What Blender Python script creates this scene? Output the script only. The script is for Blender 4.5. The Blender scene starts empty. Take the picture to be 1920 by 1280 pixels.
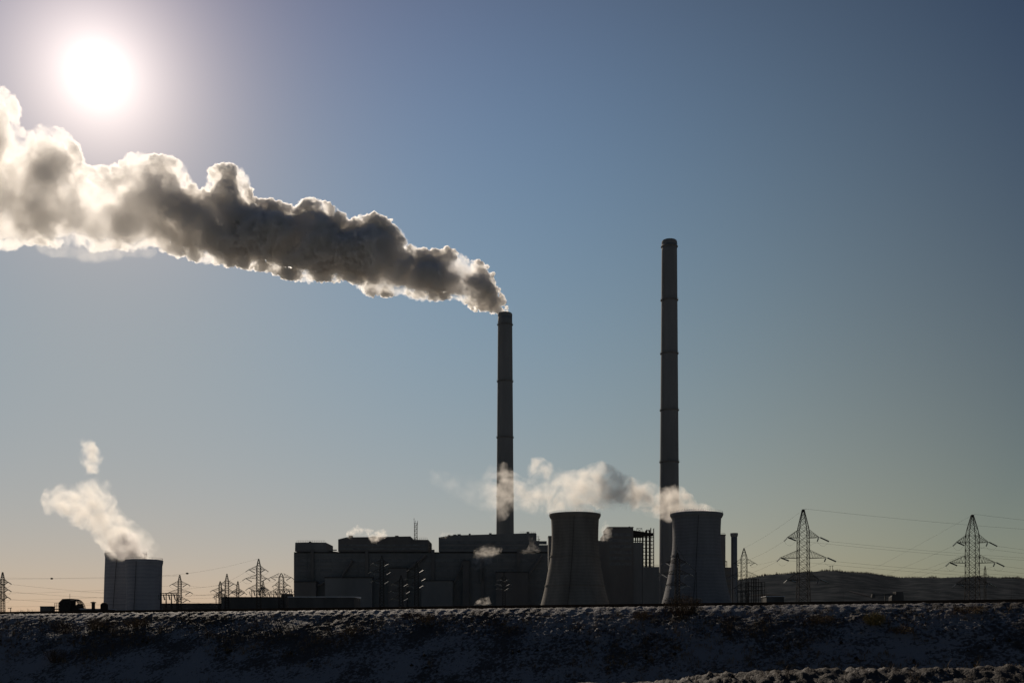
import bpy, math, random
import numpy as np
from mathutils import Vector, Matrix, noise as mn

sc = bpy.context.scene
COL = sc.collection
R = math.radians
EYE = 1.6
F = 2100.0
HOR = 1190.0
GZ = -1.2          # level of the plain round the plant

# ------------------------------------------------------------------ camera
cam = bpy.data.cameras.new('camera')
cam_ob = bpy.data.objects.new('camera', cam)
COL.objects.link(cam_ob)
sc.camera = cam_ob
cam_ob.location = (0, 0, EYE)
cam_ob.rotation_euler = (R(90), 0, 0)
cam.sensor_width = 36
cam.lens = 36 * F / 1920
cam.shift_y = (HOR - 640) / 1920
cam.clip_start = 0.5
cam.clip_end = 30000

# ------------------------------------------------------------------ sky
SUN = Vector(((183 - 960) / F, 1.0, (HOR - 140) / F)).normalized()
SUN_EL = math.asin(SUN.z)
SUN_AZ = math.atan2(SUN.x, SUN.y)
world = bpy.data.worlds.new('World')
sc.world = world
world.use_nodes = True
nt = world.node_tree
N = nt.nodes
L = nt.links


def wn(kind, **kw):
    n = N.new(kind)
    for k, v in kw.items():
        setattr(n, k, v)
    return n


def wmath(op, a, b=None, c=None, clamp=False):
    n = N.new('ShaderNodeMath')
    n.operation = op
    n.use_clamp = clamp
    for i, v in enumerate((a, b, c)):
        if v is None:
            continue
        if isinstance(v, (int, float)):
            n.inputs[i].default_value = v
        else:
            L.new(v, n.inputs[i])
    return n.outputs[0]


skytex = wn('ShaderNodeTexSky', sky_type='NISHITA', sun_disc=False)
skytex.sun_elevation = SUN_EL
skytex.sun_rotation = SUN_AZ
skytex.air_density = 1
skytex.dust_density = 1
skytex.ozone_density = 1
tc = wn('ShaderNodeTexCoord')
nrm = wn('ShaderNodeVectorMath', operation='NORMALIZE')
L.new(tc.outputs['Generated'], nrm.inputs[0])
dotn = wn('ShaderNodeVectorMath', operation='DOT_PRODUCT')
L.new(nrm.outputs[0], dotn.inputs[0])
dotn.inputs[1].default_value = SUN
th = wmath('ARCCOSINE', wmath('MINIMUM', dotn.outputs['Value'], 0.999999))
sep = wn('ShaderNodeSeparateXYZ')
L.new(nrm.outputs[0], sep.inputs[0])
el = wmath('MAXIMUM', wmath('ARCSINE', sep.outputs[2]), 0.0)
e_ = wmath('MINIMUM', el, R(30))
t_ = wmath('MINIMUM', th, R(46))
# low winter haze tints the clear sky: exponent is a polynomial of elevation and angle to the sun
X = [[-1.609, -2.9191, -3.4576], [1.7558, 6.332, 6.4434], [-5.1516, -8.3096, -1.2163], [-1.7859, 5.6054, 11.9155], [11.5863, -1.8764, -15.0008],
     [6.5019, -3.8404, -14.1405], [2.777, -0.7515, -8.3531], [-9.5723, -1.6266, 6.0726], [-3.3534, 6.3745, 9.7972], [-9.6742, -5.3393, 3.7905]]
ee = wmath('MULTIPLY', e_, e_)
tt = wmath('MULTIPLY', t_, t_)
et = wmath('MULTIPLY', e_, t_)
eee = wmath('MULTIPLY', ee, e_)
ttt = wmath('MULTIPLY', tt, t_)
eet = wmath('MULTIPLY', ee, t_)
ett = wmath('MULTIPLY', tt, e_)
glow = wmath('EXPONENT', wmath('MULTIPLY', th, -1 / R(2.45)))
hot = wmath('EXPONENT', wmath('MULTIPLY', wmath('MULTIPLY', th, th), -1 / (R(.5) ** 2)))
back = wmath('MAXIMUM', wmath('SUBTRACT', 1.0, wmath('MULTIPLY', wmath('SUBTRACT', th, t_), 0.1)), 0.9)
zen = wmath('ADD', 1.0, wmath('MULTIPLY', wmath('SUBTRACT', el, e_), 1.1))  # unseen upper sky boosted toward the zenith to fill the shaded ground
rgbs = []
spl = wn('ShaderNodeSeparateColor')
L.new(skytex.outputs[0], spl.inputs[0])
for c in range(3):
    acc = wmath('MULTIPLY_ADD', e_, X[1][c], X[0][c])
    for f, k in ((ee, 2), (t_, 3), (tt, 4), (et, 5), (eee, 6), (ttt, 7), (eet, 8), (ett, 9)):
        acc = wmath('MULTIPLY_ADD', f, X[k][c], acc)
    v = wmath('MULTIPLY', wmath('EXPONENT', acc), spl.outputs[c])
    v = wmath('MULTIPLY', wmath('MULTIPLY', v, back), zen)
    g = (1.0, 0.90, 0.84)[c] * 1.6 / 0.05
    v = wmath('MULTIPLY_ADD', glow, g, v)
    v = wmath('MULTIPLY_ADD', hot, g * 6, v)
    rgbs.append(v)
cmb = wn('ShaderNodeCombineColor')
for i in range(3):
    L.new(rgbs[i], cmb.inputs[i])
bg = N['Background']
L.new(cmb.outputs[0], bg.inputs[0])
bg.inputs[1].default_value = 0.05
world.cycles.sampling_method = 'MANUAL'
world.cycles.sample_map_resolution = 1024

# ------------------------------------------------------------------ sun
sun = bpy.data.lights.new('sun', 'SUN')
sun.energy = 3.6
sun.angle = R(0.5)
sun.color = (1.0, 0.86, 0.70)
sun_ob = bpy.data.objects.new('sun', sun)
COL.objects.link(sun_ob)
sun_ob.rotation_euler = SUN.to_track_quat('Z', 'Y').to_euler()

# ------------------------------------------------------------------ render
sc.view_settings.view_transform = 'Standard'
sc.view_settings.look = 'None'
sc.view_settings.exposure = 0
sc.view_settings.gamma = 1
cy = sc.cycles
cy.max_bounces = 18
cy.diffuse_bounces = 3
cy.glossy_bounces = 2
cy.volume_bounces = 16
cy.transparent_max_bounces = 48
cy.use_adaptive_sampling = True
cy.adaptive_threshold = 0.015
cy.use_denoising = True
cy.volume_step_rate = 1.0
cy.volume_max_steps = 256
cy.sample_clamp_indirect = 6


# ================================================================== helpers
def px(x, y, D):
    """the point seen at pixel (x, y) of the 1920x1280 photograph, D metres away"""
    return Vector(((x - 960) / F * D, D, EYE + (HOR - y) / F * D))


class MB:
    def __init__(s):
        s.v = []
        s.f = []

    def box(s, x0, x1, y0, y1, z0, z1):
        b = len(s.v)
        s.v += [(x0, y0, z0), (x1, y0, z0), (x1, y1, z0), (x0, y1, z0), (x0, y0, z1), (x1, y0, z1), (x1, y1, z1), (x0, y1, z1)]
        s.f += [tuple(b + i for i in q) for q in ((0, 3, 2, 1), (4, 5, 6, 7), (0, 1, 5, 4), (1, 2, 6, 5), (2, 3, 7, 6), (3, 0, 4, 7))]
        return s

    def bar(s, p, q, w, w2=None, n=4):
        p = Vector(p)
        q = Vector(q)
        d = q - p
        if d.length < 1e-6:
            return s
        d.normalize()
        a = d.cross(Vector((0, 0, 1)) if abs(d.z) < .95 else Vector((0, 1, 0))).normalized()
        b_ = d.cross(a)
        w2 = w if w2 is None else w2
        b = len(s.v)
        for pt, ww in ((p, w), (q, w2)):
            for k in range(n):
                an = 2 * math.pi * (k + .5) / n
                s.v.append(tuple(pt + (a * math.cos(an) + b_ * math.sin(an)) * ww * .7))
        for k in range(n):
            k2 = (k + 1) % n
            s.f.append((b + k, b + k2, b + n + k2, b + n + k))
        s.f.append(tuple(b + k for k in range(n - 1, -1, -1)))
        s.f.append(tuple(b + n + k for k in range(n)))
        return s

    def path(s, pts, w, n=3):
        for a, b in zip(pts, pts[1:]):
            s.bar(a, b, w, n=n)
        return s

    def lathe(s, prof, n=48, c=(0, 0), cap=False):
        b = len(s.v)
        m = len(prof)
        for r, z in prof:
            for k in range(n):
                a = 2 * math.pi * k / n
                s.v.append((c[0] + r * math.cos(a), c[1] + r * math.sin(a), z))
        for j in range(m - 1):
            for k in range(n):
                k2 = (k + 1) % n
                s.f.append((b + j * n + k, b + j * n + k2, b + (j + 1) * n + k2, b + (j + 1) * n + k))
        if cap:
            s.f.append(tuple(b + k for k in range(n - 1, -1, -1)))
            s.f.append(tuple(b + (m - 1) * n + k for k in range(n)))
        return s

    def prism(s, pts, y0, y1):
        """extrude an outline given as (x, z) along y"""
        b = len(s.v)
        n = len(pts)
        s.v += [(x, y0, z) for x, z in pts] + [(x, y1, z) for x, z in pts]
        s.f.append(tuple(b + i for i in range(n)))
        s.f.append(tuple(b + n + i for i in range(n - 1, -1, -1)))
        for i in range(n):
            j = (i + 1) % n
            s.f.append((b + i, b + n + i, b + n + j, b + j))
        return s

    def build(s, name, mat, parent=None, smooth=False, loc=None):
        me = bpy.data.meshes.new(name)
        me.from_pydata(s.v, [], s.f)
        me.materials.append(mat)
        if smooth:
            me.shade_smooth()
        o = bpy.data.objects.new(name, me)
        COL.objects.link(o)
        if parent:
            o.parent = parent
        if loc is not None:
            o.location = loc
        return o


def tag(o, label=None, cat=None, group=None, kind=None):
    if label:
        o['label'] = label
    if cat:
        o['category'] = cat
    if group:
        o['group'] = group
    if kind:
        o['kind'] = kind
    return o


def thing(name, label, cat, loc=(0, 0, 0), rz=0, group=None):
    o = bpy.data.objects.new(name, None)
    COL.objects.link(o)
    o.location = loc
    o.rotation_euler = (0, 0, rz)
    return tag(o, label, cat, group)


def copy_tree(o, parent=None):
    c = o.copy()
    COL.objects.link(c)
    c.parent = parent
    for ch in list(o.children):
        copy_tree(ch, c)
    return c


# ------------------------------------------------------------------ materials
def mat_surf(name, c1, c2, scale=1.0, rough=.85, bump=0.0, bscale=None, detail=6, stretch=None, metal=0.0, lo=.35, hi=.65, coord='Object', spec=.06):
    m = bpy.data.materials.new(name)
    m.use_nodes = True
    n = m.node_tree.nodes
    l = m.node_tree.links
    p = n['Principled BSDF']
    t = n.new('ShaderNodeTexCoord')
    mp = n.new('ShaderNodeMapping')
    l.new(t.outputs[coord], mp.inputs[0])
    if stretch:
        mp.inputs['Scale'].default_value = stretch
    no = n.new('ShaderNodeTexNoise')
    no.inputs['Scale'].default_value = scale
    no.inputs['Detail'].default_value = detail
    no.inputs['Roughness'].default_value = .6
    l.new(mp.outputs[0], no.inputs['Vector'])
    r = n.new('ShaderNodeValToRGB')
    r.color_ramp.elements[0].position = lo
    r.color_ramp.elements[1].position = hi
    r.color_ramp.elements[0].color = (*c1, 1)
    r.color_ramp.elements[1].color = (*c2, 1)
    l.new(no.outputs[0], r.inputs[0])
    l.new(r.outputs[0], p.inputs['Base Color'])
    p.inputs['Roughness'].default_value = rough
    p.inputs['Metallic'].default_value = metal
    p.inputs['Specular IOR Level'].default_value = spec
    if bump:
        b = n.new('ShaderNodeBump')
        b.inputs['Distance'].default_value = bump
        n2 = n.new('ShaderNodeTexNoise')
        n2.inputs['Scale'].default_value = bscale or scale * 5
        n2.inputs['Detail'].default_value = 5
        l.new(t.outputs[coord], n2.inputs['Vector'])
        l.new(n2.outputs[0], b.inputs['Height'])
        l.new(b.outputs[0], p.inputs['Normal'])
    return m


M = {}
M['concrete'] = mat_surf('weathered_concrete', (.22, .215, .21), (.38, .37, .355), .09, stretch=(1, 1, .25), lo=.3, hi=.7)
M['stack'] = mat_surf('stack_concrete', (.18, .18, .178), (.27, .27, .265), .07, stretch=(1, 1, .15), lo=.3, hi=.7)
M['tower_light'] = mat_surf('pale_concrete', (.24, .235, .25), (.34, .335, .345), .06, stretch=(1, 1, .2), lo=.3, hi=.7)
M['panel'] = mat_surf('grey_panels', (.15, .155, .155), (.24, .24, .235), .05, stretch=(1, 1, .3), lo=.3, hi=.7)
M['panel2'] = mat_surf('brown_panels', (.13, .125, .12), (.20, .19, .18), .05, stretch=(1, 1, .3), lo=.3, hi=.7)
M['shed_wall'] = mat_surf('dark_shed_wall', (.07, .07, .068), (.12, .118, .115), .1, stretch=(1, 1, .3))
M['glass'] = mat_surf('dusty_glass', (.10, .105, .115), (.17, .175, .18), .3, rough=.35, spec=.4)
M['roof'] = mat_surf('tar_roof', (.05, .05, .05), (.10, .10, .10), .2)
M['steel'] = mat_surf('galvanised_steel', (.13, .13, .13), (.2, .195, .19), .5, rough=.6, metal=.3)
M['dark_steel'] = mat_surf('dark_steel', (.03, .028, .026), (.055, .05, .045), .5, rough=.95, spec=.05)
M['wire'] = mat_surf('wire_aluminium', (.05, .05, .05), (.08, .08, .08), .5, rough=1, spec=0)
M['insulator'] = mat_surf('glass_insulator', (.035, .04, .04), (.07, .08, .075), 2, rough=.15, spec=.8)
M['rail'] = mat_surf('rusty_rail', (.045, .028, .02), (.09, .06, .045), 3, rough=.55, metal=.4)
M['sleeper'] = mat_surf('sleeper_wood', (.05, .04, .035), (.10, .085, .075), 6, rough=.9)
M['snow'] = mat_surf('old_snow', (.55, .56, .58), (.75, .76, .78), 3, rough=.7)
M['twig'] = mat_surf('dry_twigs', (.05, .035, .025), (.12, .085, .055), 6, rough=.9)
M['gold'] = mat_surf('yellow_dry_twigs', (.10, .08, .035), (.24, .19, .08), 6, rough=.9)
M['grass'] = mat_surf('dead_grass', (.08, .055, .032), (.22, .16, .095), .7, rough=.9)
M['bark'] = mat_surf('bark', (.05, .045, .04), (.10, .09, .08), 3, rough=.9)


# ================================================================== ground
rng = np.random.default_rng(7)
LAT = rng.random((256, 256))


def vnoise(x, y):
    xi = np.floor(x).astype(int)
    yi = np.floor(y).astype(int)
    fx = x - xi
    fy = y - yi
    fx = fx * fx * (3 - 2 * fx)
    fy = fy * fy * (3 - 2 * fy)
    a = LAT[xi % 256, yi % 256]
    b = LAT[(xi + 1) % 256, yi % 256]
    c = LAT[xi % 256, (yi + 1) % 256]
    d = LAT[(xi + 1) % 256, (yi + 1) % 256]
    return (a * (1 - fx) + b * fx) * (1 - fy) + (c * (1 - fx) + d * fx) * fy


def fbm(x, y, oct=4, gain=.5):
    o = 0
    a = 1
    tot = 0
    for k in range(oct):
        o = o + a * vnoise(x * 2 ** k + 17.3 * k, y * 2 ** k + 5.1 * k)
        tot += a
        a *= gain
    return o / tot


ALPHA = R(20.4)
TN = Vector((math.sin(ALPHA), math.cos(ALPHA), 0))       # away from the camera, across the track
TT = Vector((math.cos(ALPHA), -math.sin(ALPHA), 0))      # along the track, to the right
TP = 54.0


def rail_z(s):
    return EYE + 1.587 + .00245 * (s - 3.9)


def world_st(s, t, z):
    return (TN.x * (TP - t) + TT.x * s, TN.y * (TP - t) + TT.y * s, z)


def sstep(a, b, x):
    k = np.clip((x - a) / (b - a), 0, 1)
    return k * k * (3 - 2 * k)


def bank_height(s, t):
    zr = rail_z(np.clip(s, -60, 20))
    prof_t = [-40, -14, -9, -2.9, -2.3, .72, 1.25, 3.1, 7.1, 10.2, 15.5, 19.5, 20.9, 34, 70]
    z = np.interp(t, prof_t, [0] * len(prof_t))
    dz = {-40: GZ - .3, -14: GZ - .3, -9: GZ + .3}
    top = zr - .20
    vals = []
    for pt in prof_t:
        if pt <= -9:
            vals.append(dz[pt] + 0 * s)
        elif pt <= .72:
            vals.append(top - (.25 if pt == -2.9 else 0))
        elif pt == 1.25:
            vals.append(top - .22)
        elif pt == 3.1:
            vals.append(zr - 1.50)
        elif pt == 7.1:
            vals.append(-1.15 + 0 * s)
        elif pt == 10.2:
            vals.append(-1.25 + 0 * s)
        elif pt == 15.5:
            vals.append(-.95 + 1.1 * sstep(-18, 4, s))
        elif pt == 19.5:
            vals.append(np.interp(s, [-30, -17, -13, -3.6, 2.5, 20], [-.8, -.38, -.12, .52, .68, .75]))
        elif pt == 20.9:
            vals.append(-.45 + .5 * sstep(-20, 2, s))
        else:
            vals.append(-.15 + 0 * s)
    out = np.zeros_like(s)
    for i in range(len(prof_t) - 1):
        a, b = prof_t[i], prof_t[i + 1]
        msk = (t >= a) & (t <= b)
        k = (t - a) / (b - a)
        out = np.where(msk, vals[i] * (1 - k) + vals[i + 1] * k, out)
    # relief
    rough = sstep(.9, 1.8, t) * (1 - sstep(3.5, 4.8, t + .9 * (fbm(s * .35, t * .2 + 9, 3) - .5) * 2))
    hump = sstep(13.5, 17, t) * (1 - sstep(25, 30, t)) * sstep(-30, -14, s)
    steep = sstep(4.2, 5.2, t) * (1 - sstep(8, 10, t))
    n1 = fbm(s * .5, t * .7, 4) - .5
    n2 = 1 - np.abs(2 * fbm(s * 2.6 + 3, t * 3.4, 3) - 1)
    n3 = fbm(s * 5.5, t * 7, 3, .6) - .5
    n4 = fbm(s * 13, t * 15, 2) - .5
    patch = sstep(.38, .62, fbm(s * .22 + 40, t * .5 + 3, 3))
    amp = .35 + .9 * patch
    out = out + n1 * (.16 * rough + .32 * hump + .08 * steep)
    out = out + (n2 - .8) * (.10 * rough * amp + .11 * hump)
    out = out + n3 * (.15 * rough * amp + .17 * hump * amp + .025 * steep)
    out = out + n4 * (.12 * rough * amp + .12 * hump * amp + .012 * steep)
    out = out + (n3 * .10 + n4 * .07 + .02) * sstep(-2.3, -2.0, t) * (1 - sstep(.9, 1.3, t))
    # snow drifts running down from each sleeper end
    ph = (s + .25 * t) / .65
    rid = np.exp(-((ph - np.round(ph)) / .20) ** 2)
    jit = .1 + 1.3 * vnoise(np.round(ph) * 3.7, 0 * ph + .5)
    out = out + rid * jit * .028 * sstep(.5, .8, t) * (1 - sstep(1.1, 1.7, t))
    edge = sstep(-14, -8, t)
    return out * edge + (GZ - .3) * (1 - edge)


ts = np.concatenate([np.linspace(-14, -2.4, 16), np.linspace(-2.2, .1, 14), np.arange(.15, 6.0, .05), np.arange(6.0, 9.2, .09),
                     np.linspace(9.4, 14, 16), np.arange(14.2, 25, .11), np.linspace(25.5, 66, 34)])
ss = np.concatenate([np.linspace(-140, -62, 60), np.arange(-61, 12, .085), np.linspace(12.3, 70, 50)])
Sg, Tg = np.meshgrid(ss, ts)
Zg = bank_height(Sg, Tg)
endf = np.clip((np.minimum(Sg + 140, 70 - Sg)) / 8, 0, 1)
Zg = Zg * endf + (GZ - .3) * (1 - endf)
Xw = TN.x * (TP - Tg) + TT.x * Sg
Yw = TN.y * (TP - Tg) + TT.y * Sg
nr, ncol = Sg.shape
V = np.stack([Xw, Yw, Zg], -1).reshape(-1, 3)
idx = np.arange(nr * ncol).reshape(nr, ncol)
q = np.stack([idx[:-1, :-1], idx[1:, :-1], idx[1:, 1:], idx[:-1, 1:]], -1).reshape(-1, 4)


def np_mesh(name, V, Q, mat, smooth=True):
    me = bpy.data.meshes.new(name)
    me.vertices.add(len(V))
    me.vertices.foreach_set('co', V.astype(np.float32).ravel())
    k = Q.shape[1]
    me.loops.add(len(Q) * k)
    me.loops.foreach_set('vertex_index', Q.astype(np.int32).ravel())
    me.polygons.add(len(Q))
    me.polygons.foreach_set('loop_start', np.arange(0, len(Q) * k, k, dtype=np.int32))
    me.update(calc_edges=True)
    me.materials.append(mat)
    if smooth:
        me.shade_smooth()
    o = bpy.data.objects.new(name, me)
    COL.objects.link(o)
    return o


def snow_ground_mat():
    m = bpy.data.materials.new('thin_snow_over_soil')
    m.use_nodes = True
    n = m.node_tree.nodes
    l = m.node_tree.links
    p = n['Principled BSDF']
    p.inputs['Roughness'].default_value = .8
    p.inputs['Specular IOR Level'].default_value = .25
    g = n.new('ShaderNodeNewGeometry')
    a = n.new('ShaderNodeTexNoise')
    a.inputs['Scale'].default_value = .45
    a.inputs['Detail'].default_value = 8
    a.inputs['Roughness'].default_value = .65
    l.new(g.outputs['Position'], a.inputs['Vector'])
    b = n.new('ShaderNodeTexNoise')
    b.inputs['Scale'].default_value = 6
    b.inputs['Detail'].default_value = 6
    b.inputs['Roughness'].default_value = .7
    l.new(g.outputs['Position'], b.inputs['Vector'])
    ad = n.new('ShaderNodeMath')
    ad.operation = 'ADD'
    l.new(a.outputs[0], ad.inputs[0])
    l.new(b.outputs[0], ad.inputs[1])
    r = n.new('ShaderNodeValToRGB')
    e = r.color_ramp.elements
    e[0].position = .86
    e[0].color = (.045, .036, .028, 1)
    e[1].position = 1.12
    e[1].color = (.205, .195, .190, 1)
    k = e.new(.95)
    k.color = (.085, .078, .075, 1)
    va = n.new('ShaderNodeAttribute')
    va.attribute_name = 'soil_and_dimming'
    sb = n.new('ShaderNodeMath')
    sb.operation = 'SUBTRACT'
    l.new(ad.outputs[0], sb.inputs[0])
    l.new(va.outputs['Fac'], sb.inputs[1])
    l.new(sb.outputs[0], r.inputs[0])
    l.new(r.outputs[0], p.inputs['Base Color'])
    bp = n.new('ShaderNodeBump')
    bp.inputs['Distance'].default_value = .05
    bp.inputs['Strength'].default_value = .8
    c = n.new('ShaderNodeTexNoise')
    c.inputs['Scale'].default_value = 14
    c.inputs['Detail'].default_value = 5
    l.new(g.outputs['Position'], c.inputs['Vector'])
    l.new(c.outputs[0], bp.inputs['Height'])
    l.new(bp.outputs[0], p.inputs['Normal'])
    return m


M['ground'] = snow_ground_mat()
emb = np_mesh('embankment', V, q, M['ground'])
bare = (sstep(13, 16, Tg) * .27 + sstep(.6, 1.6, Tg) * (1 - sstep(3.6, 5.5, Tg)) * (.0 + .12 * sstep(.46, .66, fbm(Sg * .16 + 7, Tg * .5, 3))))  # more soil on slope and mound; mound coloured darker to dim its sunlit look
at = emb.data.attributes.new('soil_and_dimming', 'FLOAT', 'POINT')
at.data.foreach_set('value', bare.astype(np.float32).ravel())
tag(emb, kind='structure')
M['plain'] = mat_surf('snowy_plain', (.07, .065, .06), (.30, .31, .33), .02, coord='Object', rough=.9)
g = MB()
g.v = [(-9000, -3000, 0), (9000, -3000, 0), (9000, 14000, 0), (-9000, 14000, 0)]
g.f = [(0, 1, 2, 3)]
tag(g.build('ground', M['plain'], loc=(0, 0, GZ)), kind='structure')

# hills far right
hx = np.array([-9000, -3000, -1400, 300, 700, 1380, 1440, 1480, 1530, 1570, 1600, 1625, 1650, 1690, 1720, 1760, 1800, 1850, 1900, 1960, 2100, 2500, 4000], float)
hy = np.array([1188, 1186, 1184, 1170, 1150, 1086, 1077, 1073, 1070, 1069.5, 1072, 1074, 1078, 1082, 1081.5, 1083, 1082, 1082.5, 1083, 1085, 1080, 1100, 1180], float)
HD = 3600.0
xs_ = np.concatenate([np.linspace(-9000, 1300, 60), np.arange(1304, 2000, 4.0), np.linspace(2005, 4000, 60)])
HR = np.interp(xs_, hx, hy)
HR = HR + (fbm(xs_ * .02, xs_ * 0 + 2, 4) - .5) * 4
hts = np.maximum((HOR - HR) / F * HD + EYE, 2)
ys_ = np.array([0.44, .5, .56, .62, .7, .78, .86, .93, 1.0, 1.1, 1.25, 1.5])
prof = np.array([-.03, .06, .14, .22, .40, .60, .80, .93, 1.0, .93, .7, .0])
HX, HP = np.meshgrid(xs_, np.arange(len(ys_)))
YW = ys_[HP] * HD
XW = (HX - 960) / F * YW
ZW = np.tile(hts, (len(ys_), 1)) * prof[HP]
ZW = ZW + (fbm(XW * .004, YW * .004, 4) - .5) * 46 * np.clip(prof[HP], 0, 1) * (1 - np.abs(prof[HP]) ** 4)
# keep crest line: scaled by distance
Vh = np.stack([XW, YW, ZW + GZ], -1).reshape(-1, 3)
ii = np.arange(HX.size).reshape(HX.shape)
qh = np.stack([ii[:-1, :-1], ii[:-1, 1:], ii[1:, 1:], ii[1:, :-1]], -1).reshape(-1, 4)
M['hill'] = mat_surf('wooded_hill', (.028, .033, .037), (.055, .060, .065), .02, coord='Object', rough=1, detail=10, lo=.4, hi=.62, spec=0)
tag(np_mesh('hills', Vh, qh, M['hill']), kind='structure')
# bare wood along the crest, one mass
random.seed(5)
fm = MB()
for i in range(6500):
    x = random.uniform(1385, 2000)
    h0 = np.interp(x, xs_, hts)
    dd = HD * random.uniform(.97, 1.02)
    hh = random.uniform(3, 9) * (.8 + mn.noise(Vector((x * .05, 0, 3))) * .9)
    if hh < 2:
        continue
    bx = (x - 960) / F * dd
    bz = GZ + h0 * .97
    fm.bar((bx, dd, bz - 2), (bx + random.uniform(-1, 1), dd, bz + hh), random.uniform(.9, 2.2), .3, n=3)
tag(fm.build('forest', M['bark']), 'dark line of bare trees along the hill crest', 'forest', kind='stuff')
M['thin_snow'] = mat_surf('thin_field_snow', (.03, .03, .03), (.16, .16, .165), .03, lo=.45, hi=.7, rough=1, spec=0)
# snow fields on the hill foot
for (x0, x1, yb, yt, lab) in ((1588, 1645, 1121, 1107, 0), (1402, 1470, 1117, 1114, 1)):
    f = MB()
    D0 = 1500
    n = 14
    for i in range(n + 1):
        k = i / n
        xx = x0 + (x1 - x0) * k
        c = yb - (yb - yt) * (1 - k) if lab == 0 else (yb + yt) / 2
        hgt = .4 + 2.0 * math.sin(math.pi * k)
        f.v += [tuple(px(xx, c + hgt, D0)), tuple(px(xx, c - hgt, D0 + 60))]
    for i in range(n):
        f.f.append((2 * i, 2 * i + 2, 2 * i + 3, 2 * i + 1))
    f.v += [(v[0], v[1] + 30, v[2] - 25) for v in list(f.v)]
    tag(f.build('snow_field', M['thin_snow']), kind='structure')

# ------------------------------------------------------------------ railway
rt = thing('railway_track', 'dark railway track running along the top of the snowy embankment', 'railway track', (0, 0, 0))


def rail_mesh(t0):
    m = MB()
    prof = [(-.035, 0), (.035, 0), (.035, -.04), (.01, -.05), (.01, -.14), (.065, -.16), (-.065, -.16), (-.01, -.14), (-.01, -.05), (-.035, -.04)]
    S = [-130 + 2.0 * i for i in range(98)]
    b = len(m.v)
    for s in S:
        for (dt, dz) in prof:
            m.v.append(world_st(s, t0 + dt, rail_z(max(-60, min(20, s))) + dz))
    n = len(prof)
    for i in range(len(S) - 1):
        for k in range(n):
            k2 = (k + 1) % n
            m.f.append((b + i * n + k, b + i * n + k2, b + (i + 1) * n + k2, b + (i + 1) * n + k))
    return m


rail_mesh(0).build('rail', M['rail'], rt)
rail_mesh(-1.52).build('rail', M['rail'], rt)
random.seed(3)
for i in range(97):
    s = -56 + i * .65
    z = rail_z(s) - .16
    m = MB()
    m.box(-.12, .12, -1.35, 1.35, -.16, 0)
    m.v = [(x + (.02 if y < 0 else 0), y, zz) for x, y, zz in m.v]
    o = m.build('sleeper', M['sleeper'], rt)
    o.location = world_st(s + random.uniform(-.03, .03), -.76 + random.uniform(-.05, .05), z - .002)
    o.rotation_euler = (0, 0, -ALPHA + random.uniform(-.02, .02))

# dry grass on the bank: uncountable
def ground_z(s, t):
    return float(bank_height(np.array([s], float), np.array([t], float))[0])


rg = np.random.default_rng(11)
GV = []
GF = []
cnt = 0
n_t = 8000
gs = rg.uniform(-60, 11, n_t)
gt = np.where(rg.random(n_t) < .62, rg.uniform(1.3, 5.4, n_t), np.where(rg.random(n_t) < .55, rg.uniform(14.5, 24, n_t), rg.uniform(5.4, 9, n_t)))
dens = fbm(gs * .3 + 50, gt * .55 + 20, 3)
keep = dens > np.where((gt > 5.4) & (gt < 14), .60, np.where(gt > 14, .42, .47))
gs, gt = gs[keep], gt[keep]
gz = bank_height(gs, gt)
for s, t, z in zip(gs, gt, gz):
    nb = rg.integers(5, 11)
    hh = rg.uniform(.08, .30)
    for _ in range(nb):
        a = rg.uniform(0, 2 * math.pi)
        lean = rg.uniform(.1, .9) * hh
        p = np.array(world_st(s + rg.normal() * .06, t + rg.normal() * .06, z - .02))
        tip = p + np.array([math.cos(a) * lean, math.sin(a) * lean, hh * rg.uniform(.5, 1.1)])
        w = np.array([-math.sin(a), math.cos(a), 0]) * .008
        GV += [p - w, p + w, (p + tip) / 2 + w * .8 + [0, 0, hh * .12], (p + tip) / 2 - w * .8 + [0, 0, hh * .12], tip]
        GF += [(cnt, cnt + 1, cnt + 2), (cnt, cnt + 2, cnt + 3), (cnt + 3, cnt + 2, cnt + 4)]
        cnt += 5
go = np_mesh('grass', np.array(GV), np.array(GF), M['grass'], False)
tag(go, 'dead grass poking through the thin snow', 'grass', kind='stuff')


ico_v = np.array([(0, 0, 1), (1, 0, 0), (0, 1, 0), (-1, 0, 0), (0, -1, 0), (0, 0, -1)], float)
ico_f = np.array([(0, 1, 2), (0, 2, 3), (0, 3, 4), (0, 4, 1), (5, 2, 1), (5, 3, 2), (5, 4, 3), (5, 1, 4)])
CV, CF = [], []
cs_ = rg.uniform(-60, 11, 900)
ct_ = np.where(rg.random(900) < .55, rg.uniform(3.5, 8.5, 900), rg.uniform(14.5, 23, 900))
kz = fbm(cs_ * .4 + 9, ct_ * .6 + 4, 3) > .5
cs_, ct_ = cs_[kz], ct_[kz]
cz_ = bank_height(cs_, ct_)
for k, (s, t, z) in enumerate(zip(cs_, ct_, cz_)):
    r = rg.uniform(.03, .11)
    CV.append(ico_v * r * rg.uniform(.6, 1.5, 3) + rg.normal(0, r * .18, (6, 3)) + np.array(world_st(s, t, z + r * .2)))
    CF.append(ico_f + 6 * k)
M['soil'] = mat_surf('frozen_soil', (.012, .010, .008), (.04, .033, .027), 4, rough=1, spec=.05)
tag(np_mesh('soil_clods', np.concatenate(CV), np.concatenate(CF), M['soil'], False), 'dark frozen clods and stones lying on the snow', 'clods', kind='stuff')


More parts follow.
